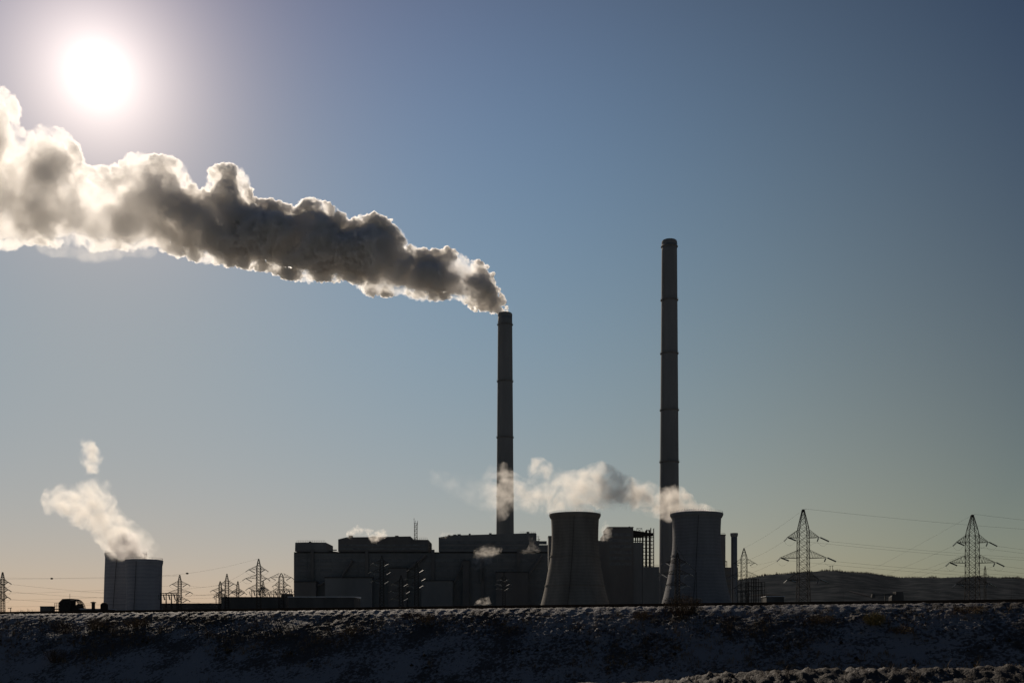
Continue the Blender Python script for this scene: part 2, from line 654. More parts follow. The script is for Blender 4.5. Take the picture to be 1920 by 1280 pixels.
# ------------------------------------------------------------------ shrubs
def twig_bush(m, base, w, h, n, thick, rnd, flat=.7):
    for i in range(n):
        a = rnd.uniform(0, 2 * math.pi)
        r = rnd.random() ** .6
        p = Vector(base) + Vector((math.cos(a) * w * .22 * r, math.sin(a) * w * .2 * r, -.05))
        tip = Vector(base) + Vector((math.cos(a) * w * .5 * r, math.sin(a) * w * .45 * r, h * rnd.uniform(.45, 1.0) * (1 - .45 * r * flat)))
        mid = p.lerp(tip, .5) + Vector((rnd.uniform(-1, 1), rnd.uniform(-1, 1), rnd.uniform(0, 1))) * h * .12
        m.bar(p, mid, thick, thick * .7, n=3)
        m.bar(mid, tip, thick * .7, thick * .3, n=3)
        for k in range(4):
            q0 = mid.lerp(tip, rnd.random())
            m.bar(q0, q0 + Vector((rnd.uniform(-1, 1), rnd.uniform(-1, 1), rnd.uniform(-.2, 1))) * h * .22, thick * .5, thick * .25, n=3)


def seed_heads(m, base, w, h, n, size, rnd):
    for i in range(n):
        a = rnd.uniform(0, 2 * math.pi)
        r = rnd.random() ** .5
        c = Vector(base) + Vector((math.cos(a) * w * .5 * r, math.sin(a) * w * .45 * r, h * rnd.uniform(.2, 1.0) * (1 - .35 * r)))
        b = len(m.v)
        for k in range(3):
            m.v.append(tuple(c + Vector((rnd.uniform(-1, 1), rnd.uniform(-1, 1), rnd.uniform(-1, 1))) * size))
        m.f.append((b, b + 1, b + 2))


def at_bank(x, y):
    """where the view ray through pixel (x, y) meets the bank"""
    lo = 20.0
    for k in range(900):
        D = 75 - k * .05
        p = px(x, y, D)
        v = Vector((p.x, p.y, 0))
        s = v.dot(TT)
        t = TP - v.dot(TN)
        if .6 < t < 9 and ground_z(s, t) >= p.z - .02:
            lo = D
    return None


def bank_hit(x, y):
    Ds = np.arange(36, 74, .06)
    X_ = (x - 960) / F * Ds
    Z_ = EYE + (HOR - y) / F * Ds
    S_ = X_ * TT.x + Ds * TT.y
    T_ = TP - (X_ * TN.x + Ds * TN.y)
    G_ = bank_height(S_, T_)
    k = np.argmax(G_ >= Z_)
    return (float(X_[k]), float(Ds[k]), float(G_[k]))


SH = [
    (1280, 1152, 80, 44, 'gold0', 'twig', 'big tangled dry bush near the crest below the right cooling tower', 150),
    (1205, 1160, 40, 20, 'g', 'grass', 'low tan weed patch just left of the big crest bush', 60),
    (1640, 1172, 46, 26, 'g', 'gold', 'yellowish dry bush on the slope between the two right pylons', 110),
    (1368, 1188, 14, 40, 's', 'twig', 'thin tall weed stalk right of the big crest bush', 14),
    (1540, 1166, 60, 16, 'g', 'grass', 'flat brown weed patch under the left of the two big right pylons', 70),
    (1690, 1186, 50, 16, 'g', 'grass', 'low orange-brown weeds beside the yellowish bush', 60),
    (1820, 1150, 70, 16, 'g', 'grass', 'pale grass clump on the crest below the rightmost pylon', 70),
    (120, 1186, 60, 30, 'g', 'twig', 'dark bush on the slope at far left', 90),
    (178, 1178, 46, 26, 'g', 'grass', 'dry clump between far-left bush and left cooling towers', 70),
    (255, 1174, 60, 20, 'g', 'grass', 'wide weed clump under the left cooling towers', 70),
    (213, 1192, 10, 36, 's', 'twig', 'single stalk standing below the left cooling towers', 10),
    (105, 1240, 50, 30, 'g', 'twig', 'dark scrub low on the slope at far left', 80),
    (390, 1196, 30, 22, 'g', 'twig', 'small twiggy tuft on the slope left of the power station', 30),
    (660, 1188, 46, 16, 'g', 'grass', 'brownish tuft on the slope below the roof steam', 50),
    (800, 1166, 40, 20, 'g', 'grass', 'tan tuft on the slope below the middle of the power station', 50),
    (770, 1160, 40, 14, 'g', 'twig', 'dark low tuft below the radio mast', 40),
    (480, 1175, 8, 24, 's', 'twig', 'short stalk on the slope below the tall left pylon', 8),
]
rnd = random.Random(21)
for (x, y, w, h, k, mt, lab, n) in SH:
    bx, by, bz = bank_hit(x, y)
    mpp = by / F
    W, H = w * mpp, h * mpp
    root = thing('shrub' if k != 's' else 'weed', lab, 'bush' if k != 's' else 'weed', (bx, by, bz), group='dry shrubs and weeds on the snowy embankment')
    m = MB()
    twig_bush(m, (0, 0, 0), W, H, n, .012, rnd)
    m.build('branches', M[mt], root)
    if k != 's':
        m = MB()
        seed_heads(m, (0, 0, 0), W * .95, H * .9, n * 9, .035, rnd)
        m.build('dry_leaves', M[mt if mt != 'twig' else 'grass'] if k != 'g' or mt != 'twig' else M['twig'], root)


# ------------------------------------------------------------------ bare trees far away
def bare_tree(name, label, x, ybase_top, D, wpx, seed, group):
    rnd = random.Random(seed)
    top = px(x, ybase_top, D)
    root = thing(name, label, 'tree', (top.x, D, GZ), group=group)
    H = top.z - GZ
    Wm = wpx * D / F
    tr = MB()
    tr.bar((0, 0, 0), (0, 0, H * .35), .35, .25, n=6)
    tr.build('trunk', M['bark'], root)
    cr = MB()

    def grow(p, d, ln, w, dep):
        q = p + d * ln
        cr.bar(p, q, w, w * .65, n=3)
        if dep == 0:
            return
        for _ in range(rnd.choice((3, 4))):
            nd = (d + Vector((rnd.uniform(-1, 1) * .9, rnd.uniform(-1, 1) * .9, rnd.uniform(-.2, .7)))).normalized()
            grow(p.lerp(q, rnd.uniform(.5, 1)), nd, ln * rnd.uniform(.55, .8), w * .6, dep - 1)

    for k in range(5):
        a = 2 * math.pi * k / 5 + rnd.random()
        grow(Vector((0, 0, H * .28)), Vector((math.cos(a) * Wm / H * .8, math.sin(a) * .5, .9)).normalized(), H * .26, .22, 4)
    cr.build('crown', M['bark'], root)


T = 'bare winter trees beyond the embankment'
bare_tree('tree', 'bare tree on the skyline left of the dark container', 47, 1133, 700, 26, 1, T)
bare_tree('tree', 'second, bushier bare tree close left of the dark container', 62, 1134, 690, 24, 2, T)
bare_tree('tree', 'low bare tree just right of the slim pylon by the left towers', 352, 1124, 760, 20, 3, T)
bare_tree('tree', 'tallest of the bare trees between left towers and low shed', 372, 1121, 750, 20, 4, T)
bare_tree('tree', 'bare tree nearest the left end of the low shed', 392, 1125, 770, 18, 5, T)

# ================================================================== chimneys
def chimney(name, label, cx, D, ytop, rt_px, rb_px, ybot, rings, ring_h=.9):
    s = D / F
    base = px(cx, HOR, D)
    root = thing(name, label, 'chimney', (base.x, D, GZ), group='tall concrete chimneys')
    H = EYE + (HOR - ytop) * s - GZ
    rt_, rb_ = rt_px * s, rb_px * s
    rb0 = rb_ + (rb_ - rt_) * .0

    def rad(z):
        k = z / H
        return rb0 + (rt_ - rb0) * (k ** .92)

    prof = [(rad(z), z) for z in np.linspace(0, H - 3.0, 60)]
    m = MB()
    m.lathe(prof + [(rt_ * .99, H - 3.0), (rt_ * .86, H - .05), (rt_ * .80, H - 8)], 40)
    m.build('shaft', M['stack'], root, smooth=True)
    m = MB()
    m.lathe([(rt_ * 1.005, H - 3.2), (rt_ * 1.02, H - 1.4), (rt_ * .96, H - .4), (rt_ * .87, H), (rt_ * .80, H), (rt_ * .80, H - 2)], 40)
    m.build('crown', M['stack'], root, smooth=False)
    for y in rings:
        z = EYE + (HOR - y) * s - GZ
        r = rad(z)
        m = MB()
        m.lathe([(r - .05, z - 1.0), (r + .6, z - .15), (r + .65, z + .1), (r - .05, z + .1)], 40)
        for k in range(24):
            a = 2 * math.pi * k / 24
            a2 = 2 * math.pi * (k + 1) / 24
            p = Vector((math.cos(a) * (r + .6), math.sin(a) * (r + .6), z + .1))
            p2 = Vector((math.cos(a2) * (r + .6), math.sin(a2) * (r + .6), z + .1))
            m.bar(p, p + Vector((0, 0, 1.2)), .06)
            m.bar(p + Vector((0, 0, 1.2)), p2 + Vector((0, 0, 1.2)), .06)
        m.build('platform', M['steel'], root)
    # caged ladder on the camera side
    m = MB()
    for dx in (-.3, .3):
        pts = [(r_ * math.sin(-.9) + dx, -r_ * math.cos(-.9) - .3, z_) for r_, z_ in prof[::4]]
        m.path(pts, .10)
    m.build('ladder', M['dark_steel'], root)
    return root


chimney('chimney', 'smoking tall chimney rising behind the power station roof', 947, 905, 587, 13.4, 18.2, 1130, (609, 715, 820, 930))
chimney('chimney', 'taller idle chimney behind the right cooling tower', 1255, 800, 451, 14.3, 20.0, 1130, (463, 563, 663, 769, 866))


# ================================================================== cooling towers
def hyper_tower(label, cx, D, pts, mat, bands, cap_over):
    """pts: list of (y_px, radius_px) from base to rim"""
    s = D / F
    base = px(cx, HOR, D)
    root = thing('cooling_tower', label, 'cooling tower', (base.x, D, GZ), group='steaming cooling towers')
    prof = []
    for (y0, r0), (y1, r1) in zip(pts, pts[1:]):
        for k in range(6):
            f = k / 6
            prof.append(((r0 + (r1 - r0) * f) * s, EYE + (HOR - (y0 + (y1 - y0) * f)) * s - GZ))
    prof.append((pts[-1][1] * s, EYE + (HOR - pts[-1][0]) * s - GZ))
    # smooth radii
    rr = [p[0] for p in prof]
    for _ in range(6):
        rr = [rr[0]] + [(rr[i - 1] + rr[i] * 2 + rr[i + 1]) / 4 for i in range(1, len(rr) - 1)] + [rr[-1]]
    prof = [(r, p[1]) for r, p in zip(rr, prof)]
    zt = prof[-1][1]
    rtop = prof[-1][0]
    m = MB()
    z0 = 5.0
    prof2 = [p for p in prof if p[1] > z0]
    m.lathe(prof2 + [(rtop - .5, zt)] + [(r - .7, z) for r, z in reversed(prof2)], 96)
    m.build('shell', mat, root, smooth=True)
    m = MB()
    o_ = cap_over * s
    m.lathe([(rtop + .02, zt - 2.6), (rtop + o_, zt - 1.2), (rtop + o_ + .1, zt - .1), (rtop + o_ - .25, zt + .15), (rtop - .4, zt + .15), (rtop - .4, zt - .5)], 96)
    m.build('rim', mat, root)
    m = MB()
    for k in range(72):
        a = 2 * math.pi * k / 72
        a2 = 2 * math.pi * (k + 1) / 72
        rr_ = rtop + o_ - .2
        p = Vector((math.cos(a) * rr_, math.sin(a) * rr_, zt + .15))
        p2 = Vector((math.cos(a2) * rr_, math.sin(a2) * rr_, zt + .15))
        m.bar(p, p + Vector((0, 0, 1.0)), .05, n=3)
        m.bar(p + Vector((0, 0, 1.0)), p2 + Vector((0, 0, 1.0)), .05, n=3)
    m.build('railing', M['dark_steel'], root)
    m = MB()
    rb = prof[0][0]
    r5 = prof2[0][0]
    for k in range(40):
        a = 2 * math.pi * k / 40
        for da in (-.05, .05):
            m.bar((math.cos(a) * (rb + .8), math.sin(a) * (rb + .8), 0), (math.cos(a + da) * r5, math.sin(a + da) * r5, prof2[0][1] + .3), .5)
    m.build('column_ring', mat, root)
    for yb in bands:
        z = EYE + (HOR - yb) * s - GZ
        r = float(np.interp(z, [p[1] for p in prof], [p[0] for p in prof]))
        m = MB()
        m.lathe([(r - .1, z - .45), (r + .35, z - .4), (r + .35, z + .4), (r - .1, z + .45)], 96)
        m.build('band', mat, root)
    # stair running up the shell
    m = MB()
    zz = np.linspace(1, zt - 1, 40)
    pts_ = []
    for z in zz:
        r = float(np.interp(z, [p[1] for p in prof], [p[0] for p in prof])) + .5
        a = -1.9 + .25 * z / zt
        pts_.append((math.cos(a) * r, math.sin(a) * r, z))
    m.path(pts_, .18)
    m.build('ladder', M['dark_steel'], root)
    return root


def rough_tower_mat(name, c1, c2):
    """board-marked concrete shell: horizontal lift rings, drip stains"""
    m = mat_surf(name, c1, c2, .10, stretch=(1, 1, .2), lo=.3, hi=.7)
    n = m.node_tree.nodes
    l = m.node_tree.links
    p = n['Principled BSDF']
    t = n.new('ShaderNodeTexCoord')
    w = n.new('ShaderNodeTexWave')
    w.wave_type = 'BANDS'
    w.bands_direction = 'Z'
    w.inputs['Scale'].default_value = .16
    w.inputs['Distortion'].default_value = 4
    w.inputs['Detail'].default_value = 3
    l.new(t.outputs['Object'], w.inputs['Vector'])
    st = n.new('ShaderNodeTexNoise')
    mp = n.new('ShaderNodeMapping')
    mp.inputs['Scale'].default_value = (.5, .5, .02)
    l.new(t.outputs['Object'], mp.inputs[0])
    l.new(mp.outputs[0], st.inputs['Vector'])
    st.inputs['Scale'].default_value = 1
    st.inputs['Detail'].default_value = 4
    mx = n.new('ShaderNodeMix')
    mx.data_type = 'RGBA'
    mx.blend_type = 'MULTIPLY'
    mx.inputs[0].default_value = .22
    src = p.inputs['Base Color'].links[0].from_socket
    l.new(src, mx.inputs[6])
    ad = n.new('ShaderNodeMath')
    ad.operation = 'MULTIPLY_ADD'
    ad.inputs[1].default_value = .5
    l.new(w.outputs['Fac'], ad.inputs[0])
    l.new(st.outputs[0], ad.inputs[2])
    l.new(ad.outputs[0], mx.inputs[7])
    l.new(mx.outputs[2], p.inputs['Base Color'])
    return m


M['tower_a'] = rough_tower_mat('stained_tower_concrete', (.14, .13, .115), (.27, .25, .22))
M['tower_b'] = rough_tower_mat('clean_tower_concrete', (.18, .18, .19), (.25, .25, .255))
M['tower_c'] = rough_tower_mat('tank_cladding', (.27, .27, .295), (.34, .34, .365))
TW = [(1190, 82), (1128, 62), (1073, 50.5), (1035, 44.6), (1010, 43.6), (990, 44), (975, 44.7), (964, 46)]
hyper_tower('left of the two big waisted cooling towers, brownish and stained', 1078, 700, TW, M['tower_a'], (1043, 1098), 2.2)
hyper_tower('right of the two big waisted cooling towers, plain grey with a thick steam cap', 1306, 680, [(y - 1, r * 1.015) for y, r in TW], M['tower_b'], (1042,), 2.6)
hyper_tower('taller rear tank-shaped cooling tower at far left, half hidden in steam', 236, 640, [(1190, 42), (1130, 39.3), (1080, 38), (1045, 36.6), (1037, 36.6)], M['tower_c'], (), 1.0)
hyper_tower('lower front tank-shaped cooling tower at far left', 270, 600, [(1190, 33.5), (1130, 32), (1090, 32.3), (1060, 33), (1050, 33.3)], M['tower_c'], (), 1.0)


# ================================================================== power station
def zpx(y, D):
    return EYE + (HOR - y) / F * D


def xpx(x, D):
    return (x - 960) / F * D


def facade_windows(parent, x0, x1, z0, z1, yf, cols, rows, frac=(.6, .55)):
    """ribbon windows: one continuous glazed band per row, its frame standing 6 cm proud of the wall"""
    for r in range(rows):
        rh = (z1 - z0) / rows
        lo = z0 + rh * (r + .5 - frac[1] / 2)
        hi = lo + rh * frac[1]
        fr = MB()
        fr.box(x0, x1, yf - .06, yf + .2, lo - .2, hi + .2)
        w = fr.build('window', M['panel2'], parent)
        m = MB()
        m.box(x0 + .3, x1 - .3, yf - .10, yf - .02, lo, hi)
        m.build('pane', M['glass'], w)


def railing(parent, x0, x1, y, z, n):
    m = MB()
    for k in range(n + 1):
        xx = x0 + (x1 - x0) * k / n
        m.bar((xx, y, z), (xx, y, z + 1.6), .10)
    m.bar((x0, y, z + 1.6), (x1, y, z + 1.6), .08)
    m.bar((x0, y, z + .8), (x1, y, z + .8), .06)
    m.build('railing', M['dark_steel'], parent)


D1 = 850
ps = thing('power_station', 'huge dark power station building with three boiler blocks on its roofline', 'power station', (0, 0, 0))
hall = MB()
xa, xb = xpx(552, D1), xpx(1028, D1)
hall.box(xa, xb, D1, D1 + 46, GZ, zpx(1035.5, D1))
hall.build('turbine_hall', M['panel'], ps)
pm = MB()
pm.box(xa - .3, xb + .3, D1 - .4, D1 + 46.4, zpx(1036.5, D1), zpx(1034.5, D1))
pm.build('parapet', M['roof'], ps)


def block(outline, y0, dep, mat, cols=0, rows=0, zlow=None, wins=True):
    m = MB()
    pts = [(xpx(x, D1 + y0), zpx(y, D1 + y0)) for x, y in outline]
    m.prism(pts, D1 + y0, D1 + y0 + dep)
    o = m.build('boiler_block', mat, ps)
    xs = [p[0] for p in pts]
    zs = [p[1] for p in pts]
    if wins:
        x0_, x1_ = min(xs), max(xs)
        facade_windows(o, x0_ + 1, x1_ - 1, min(zs) + 1.0, max(zs) - 5.5, D1 + y0, cols, rows)
    return o


b1 = block([(553, 1033), (553.5, 1016.5), (575, 1016), (611, 1016.4), (611, 1031), (620, 1034), (634, 1034)][:], .5 - 1.2, 34, M['panel'], 10, 1)
b2 = block([(634, 1033.5), (634, 1010.5), (650, 1006.5), (700, 1006), (769.5, 1004.8), (769.5, 1011), (803, 1011.3), (803, 1033.5)], -.9, 38, M['panel2'], 24, 2)
b3 = block([(822.5, 1033.5), (822.5, 1007), (846, 1003), (905, 1001.5), (1004, 998.5), (1006, 1000), (1006, 1013), (1011, 1013), (1011, 1021), (1027.5, 1021), (1027.5, 1033.5)], -1.1, 40, M['panel'], 26, 2)
railing(b1, xpx(556, D1), xpx(609, D1), D1 + 1, zpx(1016.4, D1), 16)
railing(b2, xpx(772, D1), xpx(801, D1), D1 + 1, zpx(1011.3, D1), 8)
railing(b3, xpx(975, D1), xpx(1004, D1), D1 + 1, zpx(999.8, D1), 8)
railing(b3, xpx(1012, D1), xpx(1026, D1), D1 + 1, zpx(1021, D1), 5)
# lower facade strips, panel joints, pilasters
for (ya, yb_, c) in ((1054, 1046, 60), (1072, 1066, 60), (1094, 1088, 60)):
    facade_windows(ps, xa + 3, xb - 3, zpx(ya, D1), zpx(yb_, D1), D1, c, 1, (.72, .8))
for k in range(21):
    m = MB()
    xx = xa + (xb - xa) * k / 20
    m.box(xx - .35, xx + .35, D1 - .25, D1 + .05, GZ, zpx(1037, D1))
    m.build('pilaster', M['panel'], ps)
for zz in (1042, 1060, 1080, 1102):
    m = MB()
    m.box(xa - .1, xb + .1, D1 - .35, D1 + .03, zpx(zz, D1) - .2, zpx(zz, D1) + .2)
    m.build('cornice', M['panel'], ps)
# lower annexes and ducts against the long wall
for (x0, x1, yt, dep, mt_) in ((556, 596, 1092, 9, 'panel2'), (612, 700, 1084, 7, 'panel'), (730, 764, 1066, 6, 'panel2'), (792, 850, 1090, 10, 'panel'), (868, 880, 1052, 4, 'panel2'), (930, 990, 1074, 8, 'panel2')):
    m = MB()
    m.box(xpx(x0, D1), xpx(x1, D1), D1 - dep, D1 - .7, GZ, zpx(yt, D1))
    m.build('annex', M[mt_], ps)
    m = MB()
    m.box(xpx(x0, D1) - .3, xpx(x1, D1) + .3, D1 - dep - .3, D1 - .72, zpx(yt, D1) + .003, zpx(yt, D1) + .8)
    m.build('roof', M['roof'], ps)
for (xa_, ya_, xb_, yb2_, w_) in ((640, 1084, 662, 1050, 1.6), (764, 1070, 800, 1040, 1.8), (850, 1095, 872, 1048, 1.2), (902, 1090, 902, 1040, 1.5), (990, 1078, 1016, 1040, 1.6), (596, 1098, 612, 1090, 1.4)):
    m = MB()
    m.bar((xpx(xa_, D1), D1 - 3, zpx(ya_, D1)), (xpx(xb_, D1), D1 - 3, zpx(yb2_, D1)), w_, n=8)
    m.build('duct', M['panel2'], ps)
for x in (586, 688, 812, 905, 972):
    m = MB()
    m.box(xpx(x, D1) - 1.2, xpx(x, D1) + 1.2, D1 - 1.6, D1 - .7, GZ, zpx(1030, D1))
    m.build('stair_shaft', M['panel2'], ps)
# roof gear: vents, ducts
random.seed(9)
for (x, y, w, h) in ((655, 1005.5, 6, 3.5), (742, 1004.8, 5, 2.5), (860, 1001.5, 5, 2), (880, 1001.5, 3, 3), (919, 1000.6, 4, 3), (841, 1003.5, 4, 2.4), (852, 1002.6, 5, 2.4), (700, 1005.6, 8, 2), (578, 1016, 3, 2.5), (990, 998.6, 4, 3.5)):
    m = MB()
    xx, zz = xpx(x, D1), zpx(y, D1)
    s = D1 / F
    m.box(xx - w * s * .5, xx + w * s * .5, D1 + 6, D1 + 10, zz - 1.5, zz + h * s * .7)
    m.box(xx - w * s * .62, xx + w * s * .62, D1 + 5.6, D1 + 10.4, zz + h * s * .7, zz + h * s)
    m.build('roof_vent', M['roof'], ps)
# pipework on the block ends
for (x, y0, y1) in ((806, 1013, 1032), (1009, 1001, 1013)):
    m = MB()
    for k in range(3):
        xx = xpx(x + k * 1.3, D1)
        m.bar((xx, D1 + 2, zpx(y1, D1) - 1), (xx, D1 + 2, zpx(y0 + 2 + k * 3, D1)), .22)
        m.bar((xx - 2, D1 + 2, zpx(y0 + 4 + 5 * k, D1)), (xx + 1.2, D1 + 2, zpx(y0 + 4 + 5 * k, D1)), .18)
    m.build('pipework', M['dark_steel'], ps)
# radio mast
s = D1 / F
mast = thing('radio_mast', 'slim lattice radio mast on the power station roof', 'mast', (xpx(777, D1), D1 + 12, zpx(1011.3, D1)))
m = MB()
hm = (1011.3 - 977) * s
for dx in (-1.1, 1.1):
    for dy in (-1.1, 1.1):
        m.bar((dx, dy, 0), (dx, dy, hm), .24)
nseg = 9
for k in range(nseg):
    z0, z1 = hm * k / nseg, hm * (k + 1) / nseg
    sg = 1 if k % 2 else -1
    for dy in (-1.1, 1.1):
        m.bar((-1.1 * sg, dy, z0), (1.1 * sg, dy, z1), .14)
        m.bar((-1.1, dy, z1), (1.1, dy, z1), .14)
m.build('lattice', M['dark_steel'], mast)
for (dx, z0, z1) in ((-1.3, hm, hm + 3.8), (1.4, hm - 1, hm + 1.8), (-.5, hm, hm + 2)):
    m = MB()
    m.bar((dx, 0, z0), (dx, 0, z1), .22)
    m.bar((dx - .35, 0, z1 - .9), (dx + .35, 0, z1 - .5), .2)
    m.build('antenna', M['dark_steel'], mast)

# tower-side block left of cooling tower one
D2 = 780
m = thing('service_tower', 'narrow dark block just left of the brownish cooling tower', 'building', (0, 0, 0))
b = MB()
b.box(xpx(1028.5, D2), xpx(1040, D2), D2, D2 + 14, GZ, zpx(1005, D2))
b.build('wall', M['panel'], m)
b = MB()
b.box(xpx(1028, D2), xpx(1041, D2), D2 - .3, D2 + 14.3, zpx(1005, D2) + .003, zpx(1004, D2))
b.build('roof', M['roof'], m)
facade_windows(m, xpx(1029.5, D2), xpx(1038, D2), zpx(1120, D2), zpx(1010, D2), D2, 2, 7)

# boiler house on the right with open steel frame
D3 = 880
bh = thing('boiler_house', 'dark boiler house between the two waisted cooling towers', 'building', (0, 0, 0))
m = MB()
m.prism([(xpx(x, D3), zpx(y, D3)) for x, y in ((1110, 1191), (1110, 1013), (1133, 1013), (1133, 1000), (1139, 1000), (1139, 989), (1180, 988.5), (1187.5, 988.5), (1187.5, 1191))], D3, D3 + 40)
m.build('wall', M['panel2'], bh)
m = MB()
m.box(xpx(1138.5, D3), xpx(1188, D3), D3 - .3, D3 + 40.3, zpx(988.4, D3), zpx(987.2, D3))
m.build('roof', M['roof'], bh)
facade_windows(bh, xpx(1142, D3), xpx(1185, D3), zpx(1062, D3), zpx(996, D3), D3, 6, 6)
m = MB()
m.box(xpx(1180, D3), xpx(1182.5, D3), D3 + 4, D3 + 8, zpx(987.2, D3), zpx(985.5, D3))
m.build('roof_vent', M['roof'], bh)
m = MB()
m.box(xpx(1187.6, D3), xpx(1205, D3), D3 + 1, D3 + 6, GZ, zpx(1016, D3))
m.build('annex', M['panel'], bh)
m = MB()
m.box(xpx(1205.1, D3), xpx(1241, D3), D3 + .5, D3 + 26, GZ, zpx(1062, D3))
m.build('low_wing', M['panel'], bh)
fr = thing('open_scaffold_structure', 'open unfinished steel frame with many bays beside the boiler house', 'steel structure', (0, 0, 0))
cols_ = [(1188.5, 995), (1193, 995), (1197, 995), (1201.5, 995), (1206.5, 995), (1213, 993), (1219, 992), (1221.5, 988), (1227, 989)]
for i, (x, yt) in enumerate(cols_):
    m = MB()
    zb = zpx(1015, D3) if x < 1205 else zpx(1063, D3)
    w = {1213: 1.25, 1206.5: .8, 1219: .6, 1221.5: .35, 1227: .35}.get(x, .5)
    for yy in (D3 + 3, D3 + 7):
        m = MB()
        m.box(xpx(x, D3) - w / 2, xpx(x, D3) + w / 2, yy - .3, yy + .3, zb, zpx(yt, D3))
        m.build('column', M['dark_steel'], fr)
m = MB()
m.prism([(xpx(x, D3), zpx(y, D3)) for x, y in ((1187.6, 1006), (1187.6, 993), (1219, 998), (1226, 998), (1226, 1003), (1205, 1004.5))], D3 + 2, D3 + 8)
m.build('crane_girder', M['dark_steel'], fr)
for i in range(9):
    yy_ = 1006 + i * 6.8
    x0_ = 1187.8 if yy_ < 1014 else 1205
    m = MB()
    for yd in (D3 + 3, D3 + 7):
        m = MB()
        m.box(xpx(x0_, D3), xpx(1227.3, D3), yd - .25, yd + .25, zpx(yy_ + .35, D3), zpx(yy_ - .35, D3))
        m.build('beam', M['dark_steel'], fr)
m = MB()
for i in range(8):
    y0_, y1_ = 1006 + i * 6.8, 1012.8 + i * 6.8
    m.bar((xpx(1221.5, D3), D3 + 3, zpx(y0_, D3)), (xpx(1227, D3), D3 + 3, zpx(y1_, D3)), .16)
    if i % 2:
        m.bar((xpx(1206.5, D3), D3 + 3, zpx(y1_, D3)), (xpx(1213, D3), D3 + 3, zpx(y0_, D3)), .2)
m.build('brace', M['dark_steel'], fr)
m = MB()
for (x0_, x1_, y0_, y1_) in ((1196, 1206, 996, 988), (1214, 1219, 994, 991)):
    for a_, b_ in (((x0_, y0_), (x0_, y1_)), ((x1_, y0_), (x1_, y1_)), ((x0_, y1_), (x1_, y1_)), ((x0_, y0_), (x1_, y1_)), ((x1_, y0_), (x0_, y1_))):
        m.bar((xpx(a_[0], D3), D3 + 8, zpx(a_[1], D3)), (xpx(b_[0], D3), D3 + 8, zpx(b_[1], D3)), .28)
m.build('gantry', M['dark_steel'], fr)
m = MB()
for x in range(1228, 1237, 2):
    m.bar((xpx(x, D3), D3 + 2, zpx(1062, D3)), (xpx(x, D3), D3 + 2, zpx(1058, D3)), .12)
m.bar((xpx(1227, D3), D3 + 2, zpx(1058, D3)), (xpx(1236, D3), D3 + 2, zpx(1058, D3)), .12)
m.build('railing', M['dark_steel'], fr)

# right side of cooling tower two
D4 = 740
lb = thing('annex_building', 'low dark building with a slim tower just right of the grey cooling tower', 'building', (0, 0, 0))
m = MB()
m.box(xpx(1340, D4), xpx(1360.3, D4), D4, D4 + 14, GZ, zpx(1003, D4))
m.build('slim_tower', M['panel'], lb)
m = MB()
m.box(xpx(1339.5, D4), xpx(1361, D4), D4 - .4, D4 + 14.4, zpx(1003, D4) + .003, zpx(1001.5, D4))
m.build('roof', M['roof'], lb)
m = MB()
m.box(xpx(1360.4, D4), xpx(1384, D4), D4 + .5, D4 + 20, GZ, zpx(1063, D4))
m.build('low_wing', M['panel2'], lb)
facade_windows(lb, xpx(1361, D4), xpx(1383, D4), zpx(1118, D4), zpx(1068, D4), D4 + .5, 4, 5)
m = MB()
for dx in (1361.5, 1364.5):
    m.bar((xpx(dx, D4), D4 + 3, zpx(1063, D4)), (xpx(dx, D4), D4 + 3, zpx(1051, D4)), .3)
m.bar((xpx(1361, D4), D4 + 3, zpx(1050.5, D4)), (xpx(1365, D4), D4 + 3, zpx(1051.5, D4)), .4)
for y in (1053, 1056, 1059):
    m.bar((xpx(1361.5, D4), D4 + 3, zpx(y, D4)), (xpx(1364.5, D4), D4 + 3, zpx(y, D4)), .2)
m.build('roof_ladder', M['dark_steel'], lb)
m = MB()
for k in range(6):
    m.bar((xpx(1352 + k * 1.6, D4), D4 + .5, zpx(1001.5, D4)), (xpx(1352 + k * 1.6, D4), D4 + .5, zpx(999, D4)), .10)
m.bar((xpx(1352, D4), D4 + .5, zpx(999, D4)), (xpx(1360, D4), D4 + .5, zpx(999, D4)), .10)
m.build('railing', M['dark_steel'], lb)
D5 = 730
stk = thing('vent_stack', 'short thick square-capped stack right of the grey cooling tower', 'stack', (xpx(1376.5, D5), D5, GZ))
m = MB()
s5 = D5 / F
m.lathe([(6.0 * s5, 0), (5.7 * s5, zpx(1006, D5) - GZ), (5.3 * s5, zpx(1006, D5) - GZ)], 28)
m.build('shaft', M['stack'], stk, smooth=True)
m = MB()
zt = zpx(999, D5) - GZ
m.lathe([(5.7 * s5, zt - 2.6), (7.0 * s5, zt - 1.6), (7.2 * s5, zt - .2), (6.9 * s5, zt), (4.8 * s5, zt), (4.8 * s5, zt - 3)], 28)
m.build('cap', M['stack'], stk)
m = MB()
for a in (-2.3, -2.2):
    m.bar((math.cos(a) * 6.2 * s5, math.sin(a) * 6.2 * s5, 0), (math.cos(a) * 5.9 * s5, math.sin(a) * 5.9 * s5, zt - 3), .15)
m.build('ladder', M['dark_steel'], stk)

# inclined conveyor pipe crossing the grey cooling tower
cv = MB()
cp = [(1269, 1024), (1275, 1033), (1283, 1046), (1292, 1058), (1300, 1066), (1306, 1072)]
cv.path([tuple(px(x, y, 650)) for x, y in cp], .28, n=5)
cvt = thing('pipe_line', 'thin sloping pipe in front of the grey cooling tower', 'pipe', (0, 0, 0))
cv.build('pipe', M['steel'], cvt)
m = MB()
for x, y in (cp[0], cp[-1]):
    p = px(x, y, 650)
    m.bar((p.x, p.y, GZ), tuple(p), .22)
m.build('support', M['dark_steel'], cvt)

